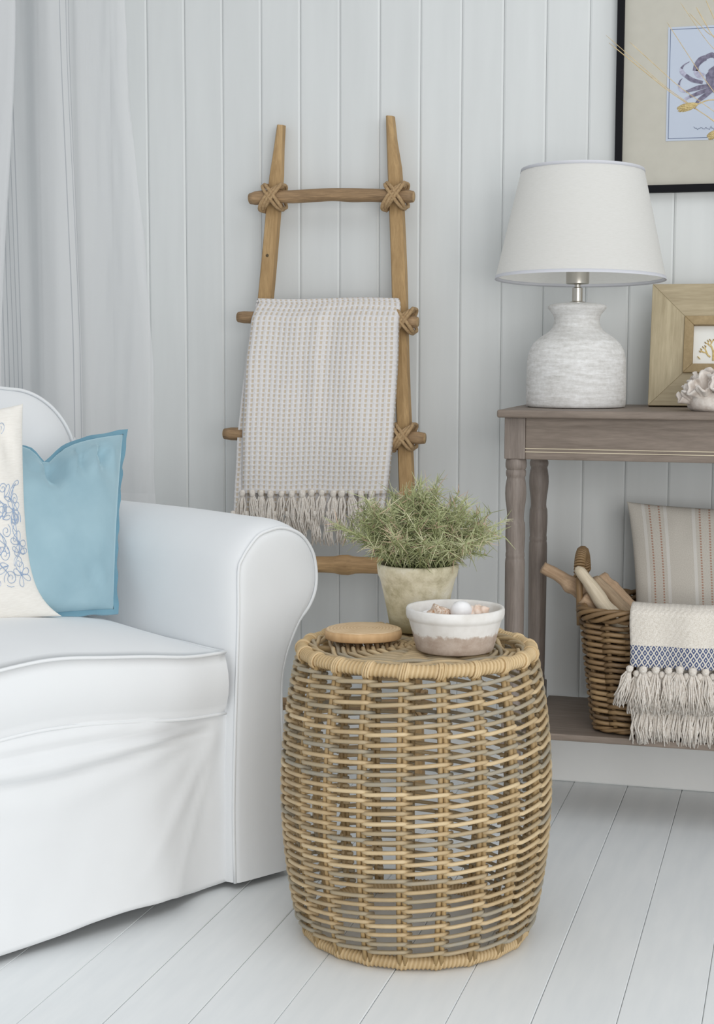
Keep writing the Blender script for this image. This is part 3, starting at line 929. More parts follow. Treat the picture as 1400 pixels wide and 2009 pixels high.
# ================================================================== WAFFLE THROW on the second rung
A2, B2, r2, _ = RUNGS[1]
wt = thing('throw_blanket', (-1.05, A2.y, A2.z), 'off-white waffle throw with a tasselled end folded over the ladder rung', 'blanket')
ztop = A2.z+r2+.006
def waffle_throw():
    # width edges by pixel at several heights, front layer
    L = [(590, 503), (604, 497), (700, 485), (850, 477), (968, 474)]
    R = [(590, 779), (604, 781), (700, 777), (850, 768), (968, 757)]
    yc = A2.y
    nu, nv = 60, 64
    def front(a, b):           # b from 0 at rung top to 1 at hem
        py = lerp(594, 968, b)
        Y = yc-.026-.046*smooth01(b*1.15)
        pl, prr = onY(interp(L, py), py, Y), onY(interp(R, py), py, Y)
        p = pl.lerp(prr, a)
        top = smooth01(b/.10)
        p.y += (1-top)*.026
        fold = .006*math.sin(a*9+1.1*math.sin(b*3))+.005*math.sin(a*17+2)*(1-b)+.004*nz(a*6, b*4)
        crease = .012*math.exp(-((a-.47-.09*(1-b)*0)/.05)**2)*(1-b)**1.2
        p.y -= (fold*.8+crease)*top
        p.z += -.004*math.sin(a*PI*2)*(1-top)+.003*nz(a*5, 1)*top
        e = min(a, 1-a)
        p.y += .010*math.exp(-e/.015)*top
        return p
    wd = .335
    m = MB().grid(lambda a, b: front(1-a, b), nu, nv, lambda a, b: ((1-a)*wd, b*.47))
    o = m.build('front_drop', M['waffle'], wt); o.location = -wt.location; solid(o, .004, 1)
    def back(a, b):
        py = lerp(594, 1008, b)
        Y = lerp(yc+.004, yc+.012, smooth01(b/.1))
        L2 = [(590, 503), (700, 482), (850, 466), (1010, 458)]; R2 = [(590, 779), (700, 776), (850, 770), (1010, 752)]
        Yb = min(rail_y(1-(py-684)/3095*3.6)-.052, Y)
        Yb = Y if b < .05 else min(Y, rail_y(max(0, 1-(py-684)/3095*3.6))-.040)
        p = onY(lerp(interp(L2, py), interp(R2, py), a), py, Yb)
        p.y += .003*nz(a*8, b*5)
        return p
    m = MB().grid(lambda a, b: back(1-a, b), 40, 50, lambda a, b: ((1-a)*wd, b*.5))
    o2 = m.build('back_drop', M['waffle'], wt); o2.location = -wt.location; solid(o2, .004, -1)
    # top roll joining both drops over the rung
    def roll(a, b):
        f = front(1-a, 0); k = back(1-a, 0)
        th = PI*b
        p = f.lerp(k, b); p.z += .009*math.sin(th); return p
    m = MB().grid(roll, 60, 6, lambda a, b: ((1-a)*wd, -b*.05))
    o3 = m.build('top_fold', M['waffle'], wt); o3.location = -wt.location; solid(o3, .004, 0)
    n = 14
    rt = random.Random(3)
    for k in range(n):
        a = .015+.90*k/(n-1)+rt.uniform(-.01, .01)
        p = front(a, 1.0)
        t = link('tassel', TAS[rt.randrange(5)], wt)
        t.location = p-wt.location+Vector((0, -.006, .004)); t.rotation_euler = (rt.uniform(-.03, .06), rt.uniform(-.14, .14), rt.uniform(0, 6)*0+rt.choice((0, PI)))
        s = rt.uniform(.95, 1.2); t.scale = (s, s, s*rt.uniform(.95, 1.1))
    for k in range(12):
        a = .0+1.0*k/11
        p = back(a, 1.0)
        t = link('tassel', TAS[rt.randrange(5)], wt)
        t.location = p-wt.location+Vector((0, -.004, .004)); t.rotation_euler = (0, rt.uniform(-.12, .12), rt.choice((0, PI)))
waffle_throw()

# ================================================================== WICKER BARREL TABLE
BC = Vector((-.6215, 2.5745, 0)); BH = .503
bt = thing('barrel_side_table', BC, 'honey rattan barrel side table of open basket weave', 'side table')
def RB_(z): return .1905+.0315*(1-((z-.255)/.255)**2)
NS = 21; PH = .06
def barrel():
    # stakes in pairs
    for k in range(NS):
        m = MB()
        for d in (-.5, .5):
            pts = []
            for i in range(13):
                z = lerp(.012, BH-.02, i/12); a = 2*PI*k/NS+PH+d*.0088/RB_(z)
                r = RB_(z)
                pts.append((r*math.cos(a), r*math.sin(a), z))
            m.tube(pts, .0044, 6, tint=random.uniform(.1, .7))
        m.build('stake', M['rattan_core'], bt)
    rows = 29
    for rw in range(rows):
        m = MB(); zr = lerp(.034, BH-.032, rw/(rows-1))
        rowt = random.uniform(.25, .75)
        if random.random() < .22: rowt = .08
        for k in range(NS):
            pts = []; N = 13
            jz = random.uniform(-.0011, .0011)
            tn = max(0, min(1, rowt+random.uniform(-.22, .22)))
            for i in range(N+1):
                s = i/N*1.36-.12                   # bays travelled: inside, outside, inside
                a = 2*PI*(k+s)/NS+PH
                off = lerp(-.0060, .0072, smooth01((s+.04)/.20)) if s < 1.0 else lerp(.0072, -.0056, smooth01((s-1.05)/.17))
                if s > 1: z = zr+jz+lerp(.0029, .0002, smooth01((s-1.04)/.2))
                else: z = zr+jz+.0058*(s-.5)
                r = RB_(z)+off
                pts.append((r*math.cos(a), r*math.sin(a), z))
            m.tube(pts, .0036, 6, tint=tn)
        m.build('weaver', M['rattan'], bt)
    # wrapped hoops at the top and the foot
    def hoop(R, z, rad, wraps, name, lump):
        m = MB(); n = wraps*4; sides = 10
        rings = []
        for i in range(n):
            a = 2*PI*i/n
            lm = 0
            for k in range(NS):
                d = (a-(2*PI*k/NS+PH)+PI) % (2*PI)-PI
                lm += math.exp(-(d/.045)**2)
            ph = 2*PI*i/4
            rd = rad*(1+.10*math.sin(2*PI*i/4+.6))+lump*lm
            m.ct = .5+.32*math.sin(2*PI*i/4+1.2)+.2*nz(a*5)
            m.ct = max(0, min(1, m.ct))
            ring = []
            for j in range(sides):
                b = 2*PI*j/sides
                aa = a+.012*math.sin(b)
                ring.append(m.vert(((R+rd*math.cos(b))*math.cos(aa), (R+rd*math.cos(b))*math.sin(aa), z+rd*math.sin(b)*1.05)))
            rings.append(ring)
        for i in range(n):
            A, B = rings[i], rings[(i+1) % n]
            for j in range(sides): m.f.append((A[j], B[j], B[(j+1) % sides], A[(j+1) % sides]))
        o = m.build(name, M['rattan_wrap'], bt)
        return o
    top = hoop(.1935, BH-.011, .0104, 170, 'top_rim', .0024)
    hoop(.186, .0125, .0098, 170, 'foot_rim', .0022)
    # binding knots over the stakes
    for k in range(NS):
        a0 = 2*PI*k/NS+PH
        m = MB()
        for q in range(3):
            pts = []
            for i in range(14):
                b = 2*PI*i/14
                a = a0+(q-1)*.020+.014*math.sin(b)
                R = .1935+.0130*math.cos(b)
                pts.append((R*math.cos(a), R*math.sin(a), BH-.012+.0134*math.sin(b)))
            m.tube(pts, .0021, 5, closed=True, tint=random.uniform(.5, .9))
        m.build('binding', M['rattan_wrap'], top)
    # woven top: nested rounded rings over spokes, with a twisted outer border
    zt = BH-.006
    for k in range(8):
        a = 2*PI*k/8+.2
        m = MB()
        for d in (-.5, .5):
            off = Vector((-math.sin(a), math.cos(a), 0))*.008*d
            m.tube([Vector((math.cos(a)*r, math.sin(a)*r, zt-.0075))+off for r in (.004, .06, .12, .183)], .0045, 6, tint=.3)
        m.build('top_spoke', M['rattan_core'], bt)
    nring = 16
    for q in range(nring):
        r0 = .018+.138*q/(nring-1)
        m = MB(); pts = []
        n = 96
        for i in range(n):
            a = 2*PI*i/n
            k4 = .085*smooth01((r0-.02)/.05)
            r = r0*(1-k4*math.cos(4*(a-.35)))
            z = zt-.0018+.0026*math.cos(8*(a-.2)+PI*(q % 2))
            pts.append((r*math.cos(a), r*math.sin(a), z))
        m.tube(pts, .0038, 6, closed=True, tint=random.uniform(.05, .85))
        m.build('top_weaver', M['rattan'], bt)
    for q in range(3):
        m = MB(); pts = []
        for i in range(140):
            a = 2*PI*i/140; ph = a*10+q*2*PI/3
            r = .177+.0052*math.cos(ph); pts.append((r*math.cos(a), r*math.sin(a), zt-.001+.0034*math.sin(ph)))
        m.tube(pts, .0036, 6, closed=True, tint=(.2, .5, .35)[q])
        m.build('top_border', M['rattan'], bt)
    # centre eye
    m = MB()
    for q in range(4):
        pts = []
        for i in range(26):
            t = i/25; a = q*PI/2+t*2.6; r = .004+.016*t
            pts.append((r*math.cos(a), r*math.sin(a), zt+.003-.004*t))
        m.tube(pts, .0030, 6, tint=.8)
    m.build('top_eye', M['rattan_wrap'], bt)
barrel()
TOPZ = BH+.0005

# ------------------------------------------------------------------ potted plant
pc = Vector((-.6475, 2.6865, TOPZ+.0005))
pl = thing('potted_plant', pc, 'bushy grey-green herb in a weathered cream clay pot', 'plant')
pw = lambda a, z: .010*nz(math.cos(a)*1.5, math.sin(a)*1.5, z*12)+.004*nz(math.cos(a)*5, math.sin(a)*5, z*40)
ps = .1225
MB().lathe([(.0005, .004), (.044, 0), (.0485, .003), (.0530, .03), (.060, .065), (.0655, .088), (.0675, .0945), (.0700, .098), (.0720, .112), (.0720, .117), (.0695, .1195), (.0660, .1185), (.063, .112), (.058, .100), (.050, .06), (.001, .058)], n=56, wob=pw).build('pot', M['pot'], pl)
MB().grid(lambda a, b: (.060*b*math.cos(2*PI*a), .060*b*math.sin(2*PI*a), .104+.004*nz(a*9, b*6)), 30, 6).build('soil', M['soil'], pl)
def plant():
    rp = random.Random(11)
    st = MB(); lf = MB()
    for k in range(230):
        a = rp.uniform(0, 2*PI); e = rp.uniform(0, 1)**.8
        tilt = e*1.08
        L = (.150-.006*e)*rp.uniform(.60, 1.04)
        d = Vector((math.cos(a)*math.sin(tilt)*.88, math.sin(a)*math.sin(tilt)*.88, math.cos(tilt)))
        b0 = Vector((math.cos(a)*.045*e, math.sin(a)*.045*e, .104))
        side = Vector((rp.uniform(-1, 1), rp.uniform(-1, 1), rp.uniform(-.3, 1)))*.035
        p1 = b0+d*L*.5+Vector((0, 0, .012)); p2 = b0+d*L+side*.6-Vector((0, 0, .010*e))
        P = spline([b0, p1, p2], 5)
        st.tube(P, [.0012]*6+[.0009]*5, 4, tint=rp.uniform(.2, .6))
        tone = rp.random()
        for i in range(60):
            t = rp.uniform(.25, 1.0); q = t*(len(P)-1); i0 = min(int(q), len(P)-2); pp = P[i0].lerp(P[i0+1], q-i0)
            ax = (P[i0+1]-P[i0]).normalized()
            rd = Vector((rp.gauss(0, 1), rp.gauss(0, 1), rp.gauss(.25, 1)))
            rd = (rd-ax*rd.dot(ax)*.4+ax*.5).normalized()
            l = rp.uniform(.007, .018)
            c = Vector((rp.gauss(0, 1), rp.gauss(0, 1), rp.gauss(0, 1)))*.0042
            tn = max(0, min(1, tone*.5+rp.uniform(0, .45)+.1*(t-.3)))
            if rp.random() < .07: tn = 1.0
            if pp.z < .125: l *= .6
            lf.tube([pp, pp+rd*l*.5+c, pp+rd*l+c*2.2], [.0006, .0007, .00025], 3, cap=False, tint=tn)
    st.build('stems', M['leaf'], pl)['kind'] = 'stuff'
    o = lf.build('foliage', M['leaf'], pl); o['kind'] = 'stuff'
plant()

# ------------------------------------------------------------------ bowl of shells
bc = Vector((-.5445, 2.525, TOPZ+.0005))
bw = thing('bowl', bc, 'shallow whitewashed clay bowl with a bare brown foot holding shells', 'bowl')
ww = lambda a, z: .006*nz(math.cos(a)*1.6, math.sin(a)*1.6, z*25)
MB().lathe([(.0005, .002), (.0600, 0), (.0635, .002), (.0665, .012), (.0725, .036), (.0765, .050), (.0775, .0530), (.0800, .0545), (.0815, .060), (.0815, .069), (.0800, .0718), (.0765, .0716), (.0742, .068), (.069, .048), (.0625, .026), (.001, .022)], n=64, wob=ww).build('body', M['bowl'], bw)
def shell_spiral(name, loc, rot, L, R, mat, label, ridges=3, group='shells in the clay bowl'):
    m = MB(); n = 30; prof = []
    for i in range(n+1):
        t = i/n; r = R*(math.sin(PI*min(1, t*1.02))**.8)*(1-.55*t)*1.35; r *= 1+.10*math.sin(t*ridges*2*PI)
        prof.append((max(r, .0004), L*(t-.5)))
    m.lathe(prof, n=24, wob=lambda a, z: .10*math.sin(a+z*260)+.05*math.sin(9*a))
    o = m.build(name, mat); o.location = loc; o.rotation_euler = rot
    return tag(o, label, 'shell', group)
bx, by, bz = bc
_rt = Vector((_r0.x, _r0.y, 0)); _fw = Vector((-_r0.y, _r0.x, 0))
def inb(dr, df, dz): return bc+_rt*dr+_fw*df+Vector((0, 0, dz))
shell_spiral('seashell', inb(-.026, .004, .0575), (1.35, .3, 2.2), .050, .0165, M['shellspot'], 'brown speckled pointed shell at the left in the bowl')
def shell_egg(loc):
    m = MB(); m.lathe([(.0004, -.022), (.008, -.019), (.0155, -.008), (.0185, .004), (.0165, .014), (.009, .021), (.0004, .023)], n=26, wob=lambda a, z: .03*math.sin(a*2+z*60))
    o = m.build('seashell', M['shellwhite']); o.location = loc; o.rotation_euler = (.5, .2, .4)
    return tag(o, 'smooth round white shell in the middle of the bowl', 'shell', 'shells in the clay bowl')
shell_egg(inb(.009, .006, .0590))
shell_spiral('seashell', inb(.042, .006, .0590), (.5, .9, .3), .042, .0165, M['shellpink'], 'pink and cream whelk shell at the right in the bowl', 4)
shell_spiral('seashell', inb(-.045, .014, .0500), (1.4, .2, .9), .036, .013, M['shellwhite'], 'white shell lying against the left inside of the bowl', 2)
shell_spiral('seashell', inb(.026, .026, .0480), (1.5, .3, 1.4), .040, .013, M['shellpink'], 'pale shell half hidden behind the round white one', 3)
shell_spiral('seashell', inb(.004, -.028, .0430), (1.5, .1, 2.9), .040, .014, M['shellpink'], 'low pale shell at the front under the bowl rim', 3)

# ------------------------------------------------------------------ wood slice
sc_ = Vector((-.7165, 2.575, TOPZ+.0028))
sl = thing('wood_slice', sc_, 'thin round slice of pale wood lying on the rattan table', 'wood slice')
wob = lambda a, z: .035*math.sin(2*a+.6)+.03*math.sin(3*a+1.9)+.012*nz(math.cos(a)*3, math.sin(a)*3, 2)
MB().lathe([(.0610, .0), (.0630, .002), (.0640, .009), (.0628, .0158)], n=60, wob=lambda a, z: wob(a, z)+.006*nz(a*6, z*60)).build('edge', M['slicebark'], sl)
MB().lathe([(.0628, .0158), (.0600, .0166), (.0400, .0168), (.0200, .0168), (.0004, .0168)], n=60, wob=wob).build('face', M['slice'], sl)

# ================================================================== CONSOLE TABLE
CZ, CX0, CX1, CY0, CY1 = .876, -.603, .52, 3.180, 3.585
ct = thing('console_table', ((CX0+CX1)/2, (CY0+CY1)/2, 0), 'grey-brown limed wooden console table with turned legs and a low shelf', 'table')
def cp(m, name, mat, parent=ct, **k):
    o = m.build(name, mat, parent, **k)
    if parent is ct: o.location = -ct.location
    return o
bev(cp(MB().box(CX0, CX1, CY0, CY1, CZ-.016, CZ), 'table_top', M['console'], smooth=False), .004, 3)
AZ0, AZ1 = CZ-.102, CZ-.016
ax0, ax1, ay0, ay1 = CX0+.012, CX1-.012, CY0+.024, CY1-.042
LW = .043
fa = bev(cp(MB().box(ax0+LW, ax1-LW, ay0+.004, ay0+.022, AZ0, AZ1), 'apron', M['console'], smooth=False), .0015)
for z in (AZ0+.0155, AZ0+.0225):
    q = MB().box(ax0+LW, ax1-LW, ay0+.0030, ay0+.0050, z-.0008, z+.0008).build('inlay_line', M['lime'], fa, smooth=False)
bev(cp(MB().box(ax0+LW, ax1-LW, ay1-.022, ay1-.004, AZ0, AZ1), 'apron', M['console'], smooth=False), .0015)
for x in (ax0+.004, ax1-.022): bev(cp(MB().box(x, x+.018, ay0+LW, ay1-LW, AZ0, AZ1), 'apron', M['console'], smooth=False), .0015)
SHZ = .203
LEGP = [(.0200, .774), (.0213, .771), (.0220, .764), (.0218, .757), (.0200, .753), (.0190, .7515), (.0205, .749), (.0210, .744), (.0204, .739), (.0186, .7355), (.0186, .733), (.0198, .728), (.0216, .715), (.0221, .702), (.0212, .688), (.0190, .672), (.0178, .660), (.0174, .650), (.0180, .644), (.0196, .640), (.0200, .636), (.0205, .625), (.0205, .610), (.0196, .592), (.0188, .580), (.0196, .577), (.0198, .571), (.0190, .568), (.0200, .564), (.0206, .556), (.0205, .50), (.0200, .40), (.0192, .30), (.0188, .262), (.0196, .258), (.0196, .250), (.0186, .246)]
for lx in (ax0+LW/2, ax1-LW/2):
    for ly in (ay0+LW/2, ay1-LW/2):
        m = MB().lathe([(r, z-.0) for r, z in reversed(LEGP)], n=28)
        leg = m.build('leg', M['consoleleg'], ct, angle=60); leg.location = Vector((lx, ly, 0))-Vector(ct.location)
        h = LW/2
        bev(MB().box(-h, h, -h, h, AZ0, AZ1).build('leg_block', M['consoleleg'], leg, smooth=False), .002)
        bev(MB().box(-h, h, -h, h, SHZ-.03, .247).build('shelf_block', M['consoleleg'], leg, smooth=False), .002)
        MB().lathe([(.016, 0), (.019, .012), (.020, .05), (.0165, .09), (.0195, .115), (.0205, .135), (.017, .155), (.0195, .173)], n=24).build('foot', M['consoleleg'], leg)
bev(cp(MB().box(ax0+LW, ax1-LW, ay0+.006, CY1-.012, SHZ-.014, SHZ), 'shelf', M['console'], smooth=False), .002)
bev(cp(MB().box(ax0+.004, ax0+LW, ay0+LW, ay1-LW, SHZ-.014, SHZ), 'shelf_end', M['console'], smooth=False), .002)
bev(cp(MB().box(ax1-LW, ax1-.004, ay0+LW, ay1-LW, SHZ-.014, SHZ), 'shelf_end', M['console'], smooth=False), .002)

# ------------------------------------------------------------------ table lamp
lc = Vector((-.4705, 3.383, CZ+.0006))
lm = thing('table_lamp', lc, 'table lamp with a chalky white bottle-shaped base and an ivory drum shade', 'lamp')
k = .0011
base = [(.0005, .004), (.100, 0), (.1045, .002), (.1055, .008), (.1058, .03), (.1055, .06), (.1050, .09), (.1040, .112), (.1000, .130), (.0925, .145), (.0800, .158), (.0660, .168), (.0560, .176), (.0505, .185), (.0480, .195), (.0482, .204), (.0510, .212), (.0565, .2195), (.0615, .2255), (.0625, .2295), (.0605, .2330), (.0500, .2365), (.0300, .239), (.0005, .240)]
base = [(r, z*.925) for r, z in base]
MB().lathe(base, n=72, wob=lambda a, z: .004*nz(math.cos(a)*2, math.sin(a)*2, z*16)+.002*nz(math.cos(a)*8, math.sin(a)*8, z*160)).build('base', M['lampclay'], lm)
MB().lathe([(.0165, .2195), (.0165, .2225), (.0110, .2245), (.0110, .252), (.0060, .254), (.0060, .259), (.0220, .260), (.0245, .262), (.0245, .292), (.0230, .294), (.0005, .294)], n=28).build('lamp_holder', M['nickel'], lm, angle=40)
zb_, zt_, rb_, rt_ = .2690, .4985, .1795, .1285
MB().lathe([(rb_, zb_), (rb_+(rt_-rb_)*.33, zb_+(zt_-zb_)*.33), (rb_+(rt_-rb_)*.66, zb_+(zt_-zb_)*.66), (rt_, zt_)], (.006, 0, 0), n=72, cap=False).build('lamp_shade', M['shade'], lm, angle=60)
sh = lm.children[-1]
sh.rotation_euler = (-.048, 0, 0)
sh.location = (0, -.0185, .0006)      # the shade sits tipped back a little on its carrier
for z, r in ((zb_, rb_), (zt_, rt_)):
    s_ = (rb_-rt_)/(zt_-zb_); dz = .0062 if z == zb_ else -.0062
    MB().lathe([(r+.0010, z-(.0006 if dz > 0 else -.0006)), (r+.0010-s_*dz, z+dz), (r-.0026-s_*dz, z+dz), (r-.0026, z), (r+.0010, z-(.0006 if dz > 0 else -.0006))], (.006, 0, 0), n=72, cap=False).build('shade_trim', M['shadetrim'], sh)
m = MB()
m.tube([(.030*math.cos(a*PI/12), .030*math.sin(a*PI/12), .298) for a in range(24)], .0016, 6, closed=True)
for q in range(3):
    a = q*2*PI/3+.4; m.tube([(.030*math.cos(a), .030*math.sin(a), .298), (.006+(rb_-.012)*math.cos(a), (rb_-.012)*math.sin(a), .298)], .0016, 6)
m.build('shade_carrier', M['nickel'], lm)

# ------------------------------------------------------------------ oak framed coral print leaning on the wall
FX0, FH, FW_ = -.324, .2665, .2665
fy = 3.462
fr = thing('picture_frame', (FX0+FW_/2, fy, CZ+.0006), 'wide pale oak frame around a small seaweed print, leaning behind the coral', 'picture')
lean = math.atan2(.055, FH)
fr.rotation_euler = (-lean, 0, .0)
def mitre(x0, x1, z0, z1, w, y0, y1, part, matv, math_, parent, back=None):
    # four mitred members of a frame
    o_ = [(x0, z0), (x1, z0), (x1, z1), (x0, z1)]; i_ = [(x0+w, z0+w), (x1-w, z0+w), (x1-w, z1-w), (x0+w, z1-w)]
    for k in range(4):
        k2 = (k+1) % 4; m = MB()
        q = [o_[k], o_[k2], i_[k2], i_[k]]
        A = [m.vert((x, y0, z)) for x, z in q]; B = [m.vert((x, y1, z)) for x, z in q]
        m.f.append(tuple(A)); m.f.append(tuple(reversed(B)))
        for e in range(4): m.f.append((A[(e+1) % 4], A[e], B[e], B[(e+1) % 4]))
        bev(m.build(part, math_ if k % 2 == 0 else matv, parent, smooth=False), .0012)
h = FW_/2
mitre(-h, h, 0, FH, .0725, -.014, .006, 'frame_member', M['framewood_v'], M['framewood_h'], fr)
mitre(-h+.0715, h-.0715, .0715, FH-.0715, .0195, -.020, .004, 'inner_moulding', M['framedark'], M['framedark'], fr)
MB().box(-h+.085, h-.085, -.004, 0, .085, FH-.085).build('print_paper', M['paper'], fr, smooth=False)
m = MB(); rp = random.Random(5)
def branch(x, z, a, L, d):
    if d == 0:
        m.tube([(x, -.0046, z), (x+.001, -.0046, z+.001)], .0028, 6); return
    x2, z2 = x+L*math.cos(a), z+L*math.sin(a)
    m.tube([(x, -.0044, z), ((x+x2)/2+rp.uniform(-.002, .002), -.0044, (z+z2)/2), (x2, -.0044, z2)], [.0008+.0004*d]*3, 5, flat=1)
    for q in (-1, 1): branch(x2, z2, a+q*rp.uniform(.25, .7), L*.72, d-1)
branch(.0, .100, 1.57, .018, 4); branch(-.006, .108, 2.3, .012, 3); branch(.006, .108, .9, .012, 3)
m.tube([(-h+.103, -.0046, .106), (-h+.104, -.0046, .107)], .0045, 8)
m.build('seaweed_print', M['coralprint'], fr)

# ------------------------------------------------------------------ coral
cc = onZ(1392, 800, CZ)
cc = Vector((-.170, 3.262, CZ))
co = thing('coral', cc, 'ruffled white coral lump at the front of the console top', 'coral')
def coral():
    m = MB()
    m.lathe([(.0005, 0), (.046, 0), (.053, .006), (.055, .018), (.050, .030), (.040, .040), (.020, .046), (.0005, .048)], n=36, wob=lambda a, z: .14*nz(math.cos(a)*1.5, math.sin(a)*1.5, z*20)+.08*nz(math.cos(a)*4, math.sin(a)*4, z*60))
    m.build('core', M['coral'], co)
    rp = random.Random(2)
    cups = [(-.040, -.012, .030, -.9, -.25, .8), (-.018, -.026, .040, -.35, -.7, 1.0), (.012, -.026, .046, .15, -.75, 1.05), (-.014, .006, .050, -.25, .1, 1.0), (.022, .008, .048, .4, .2, 1.0), (.040, -.012, .034, .95, -.3, .9), (-.034, .022, .036, -.7, .6, .85), (.006, .030, .04, .1, .8, .9)]
    for (x, y, z, tx, ty, s) in cups:
        ax = Vector((tx, ty, 1)).normalized(); q = Vector((0, 0, 1)).rotation_difference(ax)
        sd = rp.uniform(0, 9); c = MB()
        def fn(a, b):
            th = 2*PI*a
            r = (.006+.020*b**.8)*s*(1+.26*b*math.sin(5*th+sd)+.14*b*math.sin(11*th+sd*2))
            return Vector((x, y, z-.012))+q @ Vector((r*math.cos(th), r*math.sin(th), .040*s*b+.007*b*math.sin(4*th+sd)))
        c.grid(fn, 60, 8, wrap_u=True)
        o = c.build('coral_cup', M['coral'], co); solid(o, .0042, 0)
coral()

# ------------------------------------------------------------------ crab picture on the wall
px0 = onY(1209, 200, W-.02).x-.0015
PWD, PHT, PZ0 = .505, .50, onY(1300, 377, W-.02).z
cpx = thing('framed_print', (px0+PWD/2, W-.004, PZ0), 'black-framed crab engraving in a wide cream mount on the wall', 'picture')
h = PWD/2
mitre(-h, h, 0, PHT, .0155, -.022, .003, 'frame_member', M['black'], M['black'], cpx)
MB().box(-h+.012, h-.012, -.008, 0, .012, PHT-.012).build('mount', M['mount'], cpx, smooth=False)
pz0, pz1, pxa = onY(1309, 277, W-.012).z-PZ0, onY(1309, 54, W-.012).z-PZ0, onY(1308, 165, W-.012).x-(px0+h)
pxb = -pxa
MB().box(pxa, pxb, -.0092, -.008, pz0, pz1).build('print_paper', M['printpaper'], cpx, smooth=False)
m = MB(); i_ = .0045
for (a, b, c, d) in ((pxa+i_, pxb-i_, pz0+i_, pz0+i_+.0012), (pxa+i_, pxb-i_, pz1-i_-.0012, pz1-i_), (pxa+i_, pxa+i_+.0012, pz0+i_, pz1-i_), (pxb-i_-.0012, pxb-i_, pz0+i_, pz1-i_)):
    m.box(a, b, -.0096, -.0090, c, d)
m.build('print_border', M['inkline'], cpx, smooth=False)
def crab():
    yl = -.0098
    def q(x, y):  p = onY(x, y, W-.014); return (p.x-(px0+h), p.z-PZ0)
    def ribbon(m, pts, wds, sgn, y=yl):
        P = spline([Vector((*q(x, yy), 0)) for x, yy in pts], 6); n = len(P)
        if True:
            A = []; B = []
            for i, p in enumerate(P):
                t = (P[min(i+1, n-1)]-P[max(i-1, 0)]).normalized(); nn = Vector((-t.y, t.x, 0))
                f = i/(n-1)*(len(wds)-1); k = min(int(f), len(wds)-2); w = lerp(wds[k], wds[k+1], f-k)*.00115
                a_, b_ = p+nn*w, p-nn*w
                A.append(m.vert((sgn*a_.x, y, a_.y))); B.append(m.vert((sgn*b_.x, y, b_.y)))
            for i in range(n-1):
                f_ = (A[i], B[i], B[i+1], A[i+1]); m.f.append(f_ if sgn > 0 else tuple(reversed(f_)))
    body = MB()
    cxp, czp = 0.0, q(1400, 157)[1]
    n = 44; c0 = body.vert((0, yl-.0002, czp)); ring = []
    for i in range(n):
        a = 2*PI*i/n; x = .060*math.cos(a); z = .041*math.sin(a)
        x *= 1+.10*math.sin(a); 
        if math.sin(a) > 0: x *= 1+.03*math.sin(a*18)
        ring.append(body.vert((x, yl-.0002, czp+z)))
    for i in range(n): body.f.append((c0, ring[i], ring[(i+1) % n]))
    body.build('crab_shell', M['crab'], cpx, smooth=False)
    legs = [([(1378, 162), (1358, 157), (1344, 148)], [3, 4, 3.6]), ([(1344, 148), (1337, 141), (1336, 134)], [3.6, 4, 2.6]), ([(1336, 134), (1342, 127), (1352, 121)], [2.2, 1.2, .5]),
            ([(1390, 168), (1370, 172), (1345, 180)], [3, 4.5, 2.2]), ([(1345, 180), (1335, 176), (1331, 166)], [2.2, 3, 2.2]), ([(1331, 166), (1334, 158), (1338, 154)], [2, 1, .4]),
            ([(1392, 174), (1372, 182), (1352, 190)], [3, 4, 2.6]), ([(1352, 190), (1344, 195), (1341, 204)], [2.4, 3, 1.2]),
            ([(1396, 178), (1382, 188), (1370, 197)], [3, 4.4, 3.6]), ([(1370, 197), (1364, 206), (1362, 214)], [3, 3, 1.2])]
    legs += [([(1380, 150), (1370, 146), (1364, 138)], [5, 6, 5]), ([(1364, 139), (1366, 128), (1374, 118), (1384, 113)], [5.5, 5, 6, 5]), ([(1384, 112), (1396, 108), (1404, 113)], [4, 5, 3])]
    for i, (pts, wd) in enumerate(legs):
        for sg_ in (1, -1):
            m = MB(); ribbon(m, pts, wd, sg_); m.build('crab_leg', M['crab'] if i % 3 != 1 else M['crabpale'], cpx, smooth=False)
    sg = MB(); P = []
    for i in range(60):
        x = 1360+i*1.55; y = 252-1.5*math.sin(i*.9)-1.2*math.sin(i*2.1+.4)-(3 if i % 11 == 0 else 0)
        a, b = q(x, y); P.append((a, yl, b))
    sg.tube(P, .0004, 4); sg.build('caption_script', M['inkline'], cpx)
crab()

# ------------------------------------------------------------------ dried grasses in a vase (mostly beyond the right edge)
vb = Vector((-.010, 3.37, CZ+.0006))
vz = thing('vase', vb, 'white stoneware vase holding dried grasses on the console', 'vase')
MB().lathe([(.0005, .003), (.045, 0), (.052, .004), (.066, .05), (.070, .09), (.060, .135), (.040, .165), (.032, .185), (.036, .202), (.033, .202), (.029, .186), (.035, .165), (.001, .02)], n=40).build('body', M['vase'], vz)
mouth = vb+Vector((0, 0, .200))
stems = [((1188, 69), (1290, 158), 3.33, .0009), ((1194, 84), (1300, 170), 3.31, .0013), ((1234, 82), (1320, 160), 3.29, .0010), ((1308, 44), (1361, 126), 3.35, .0010), ((1352, 26), (1385, 62), 3.36, .0010), ((1365, 14), (1392, 62), 3.30, .0013), ((1334, 5), (1378, 70), 3.38, .0008), ((1384, 0), (1399, 34), 3.33, .0012), ((1392, -30), (1410, 40), 3.37, .0010)]
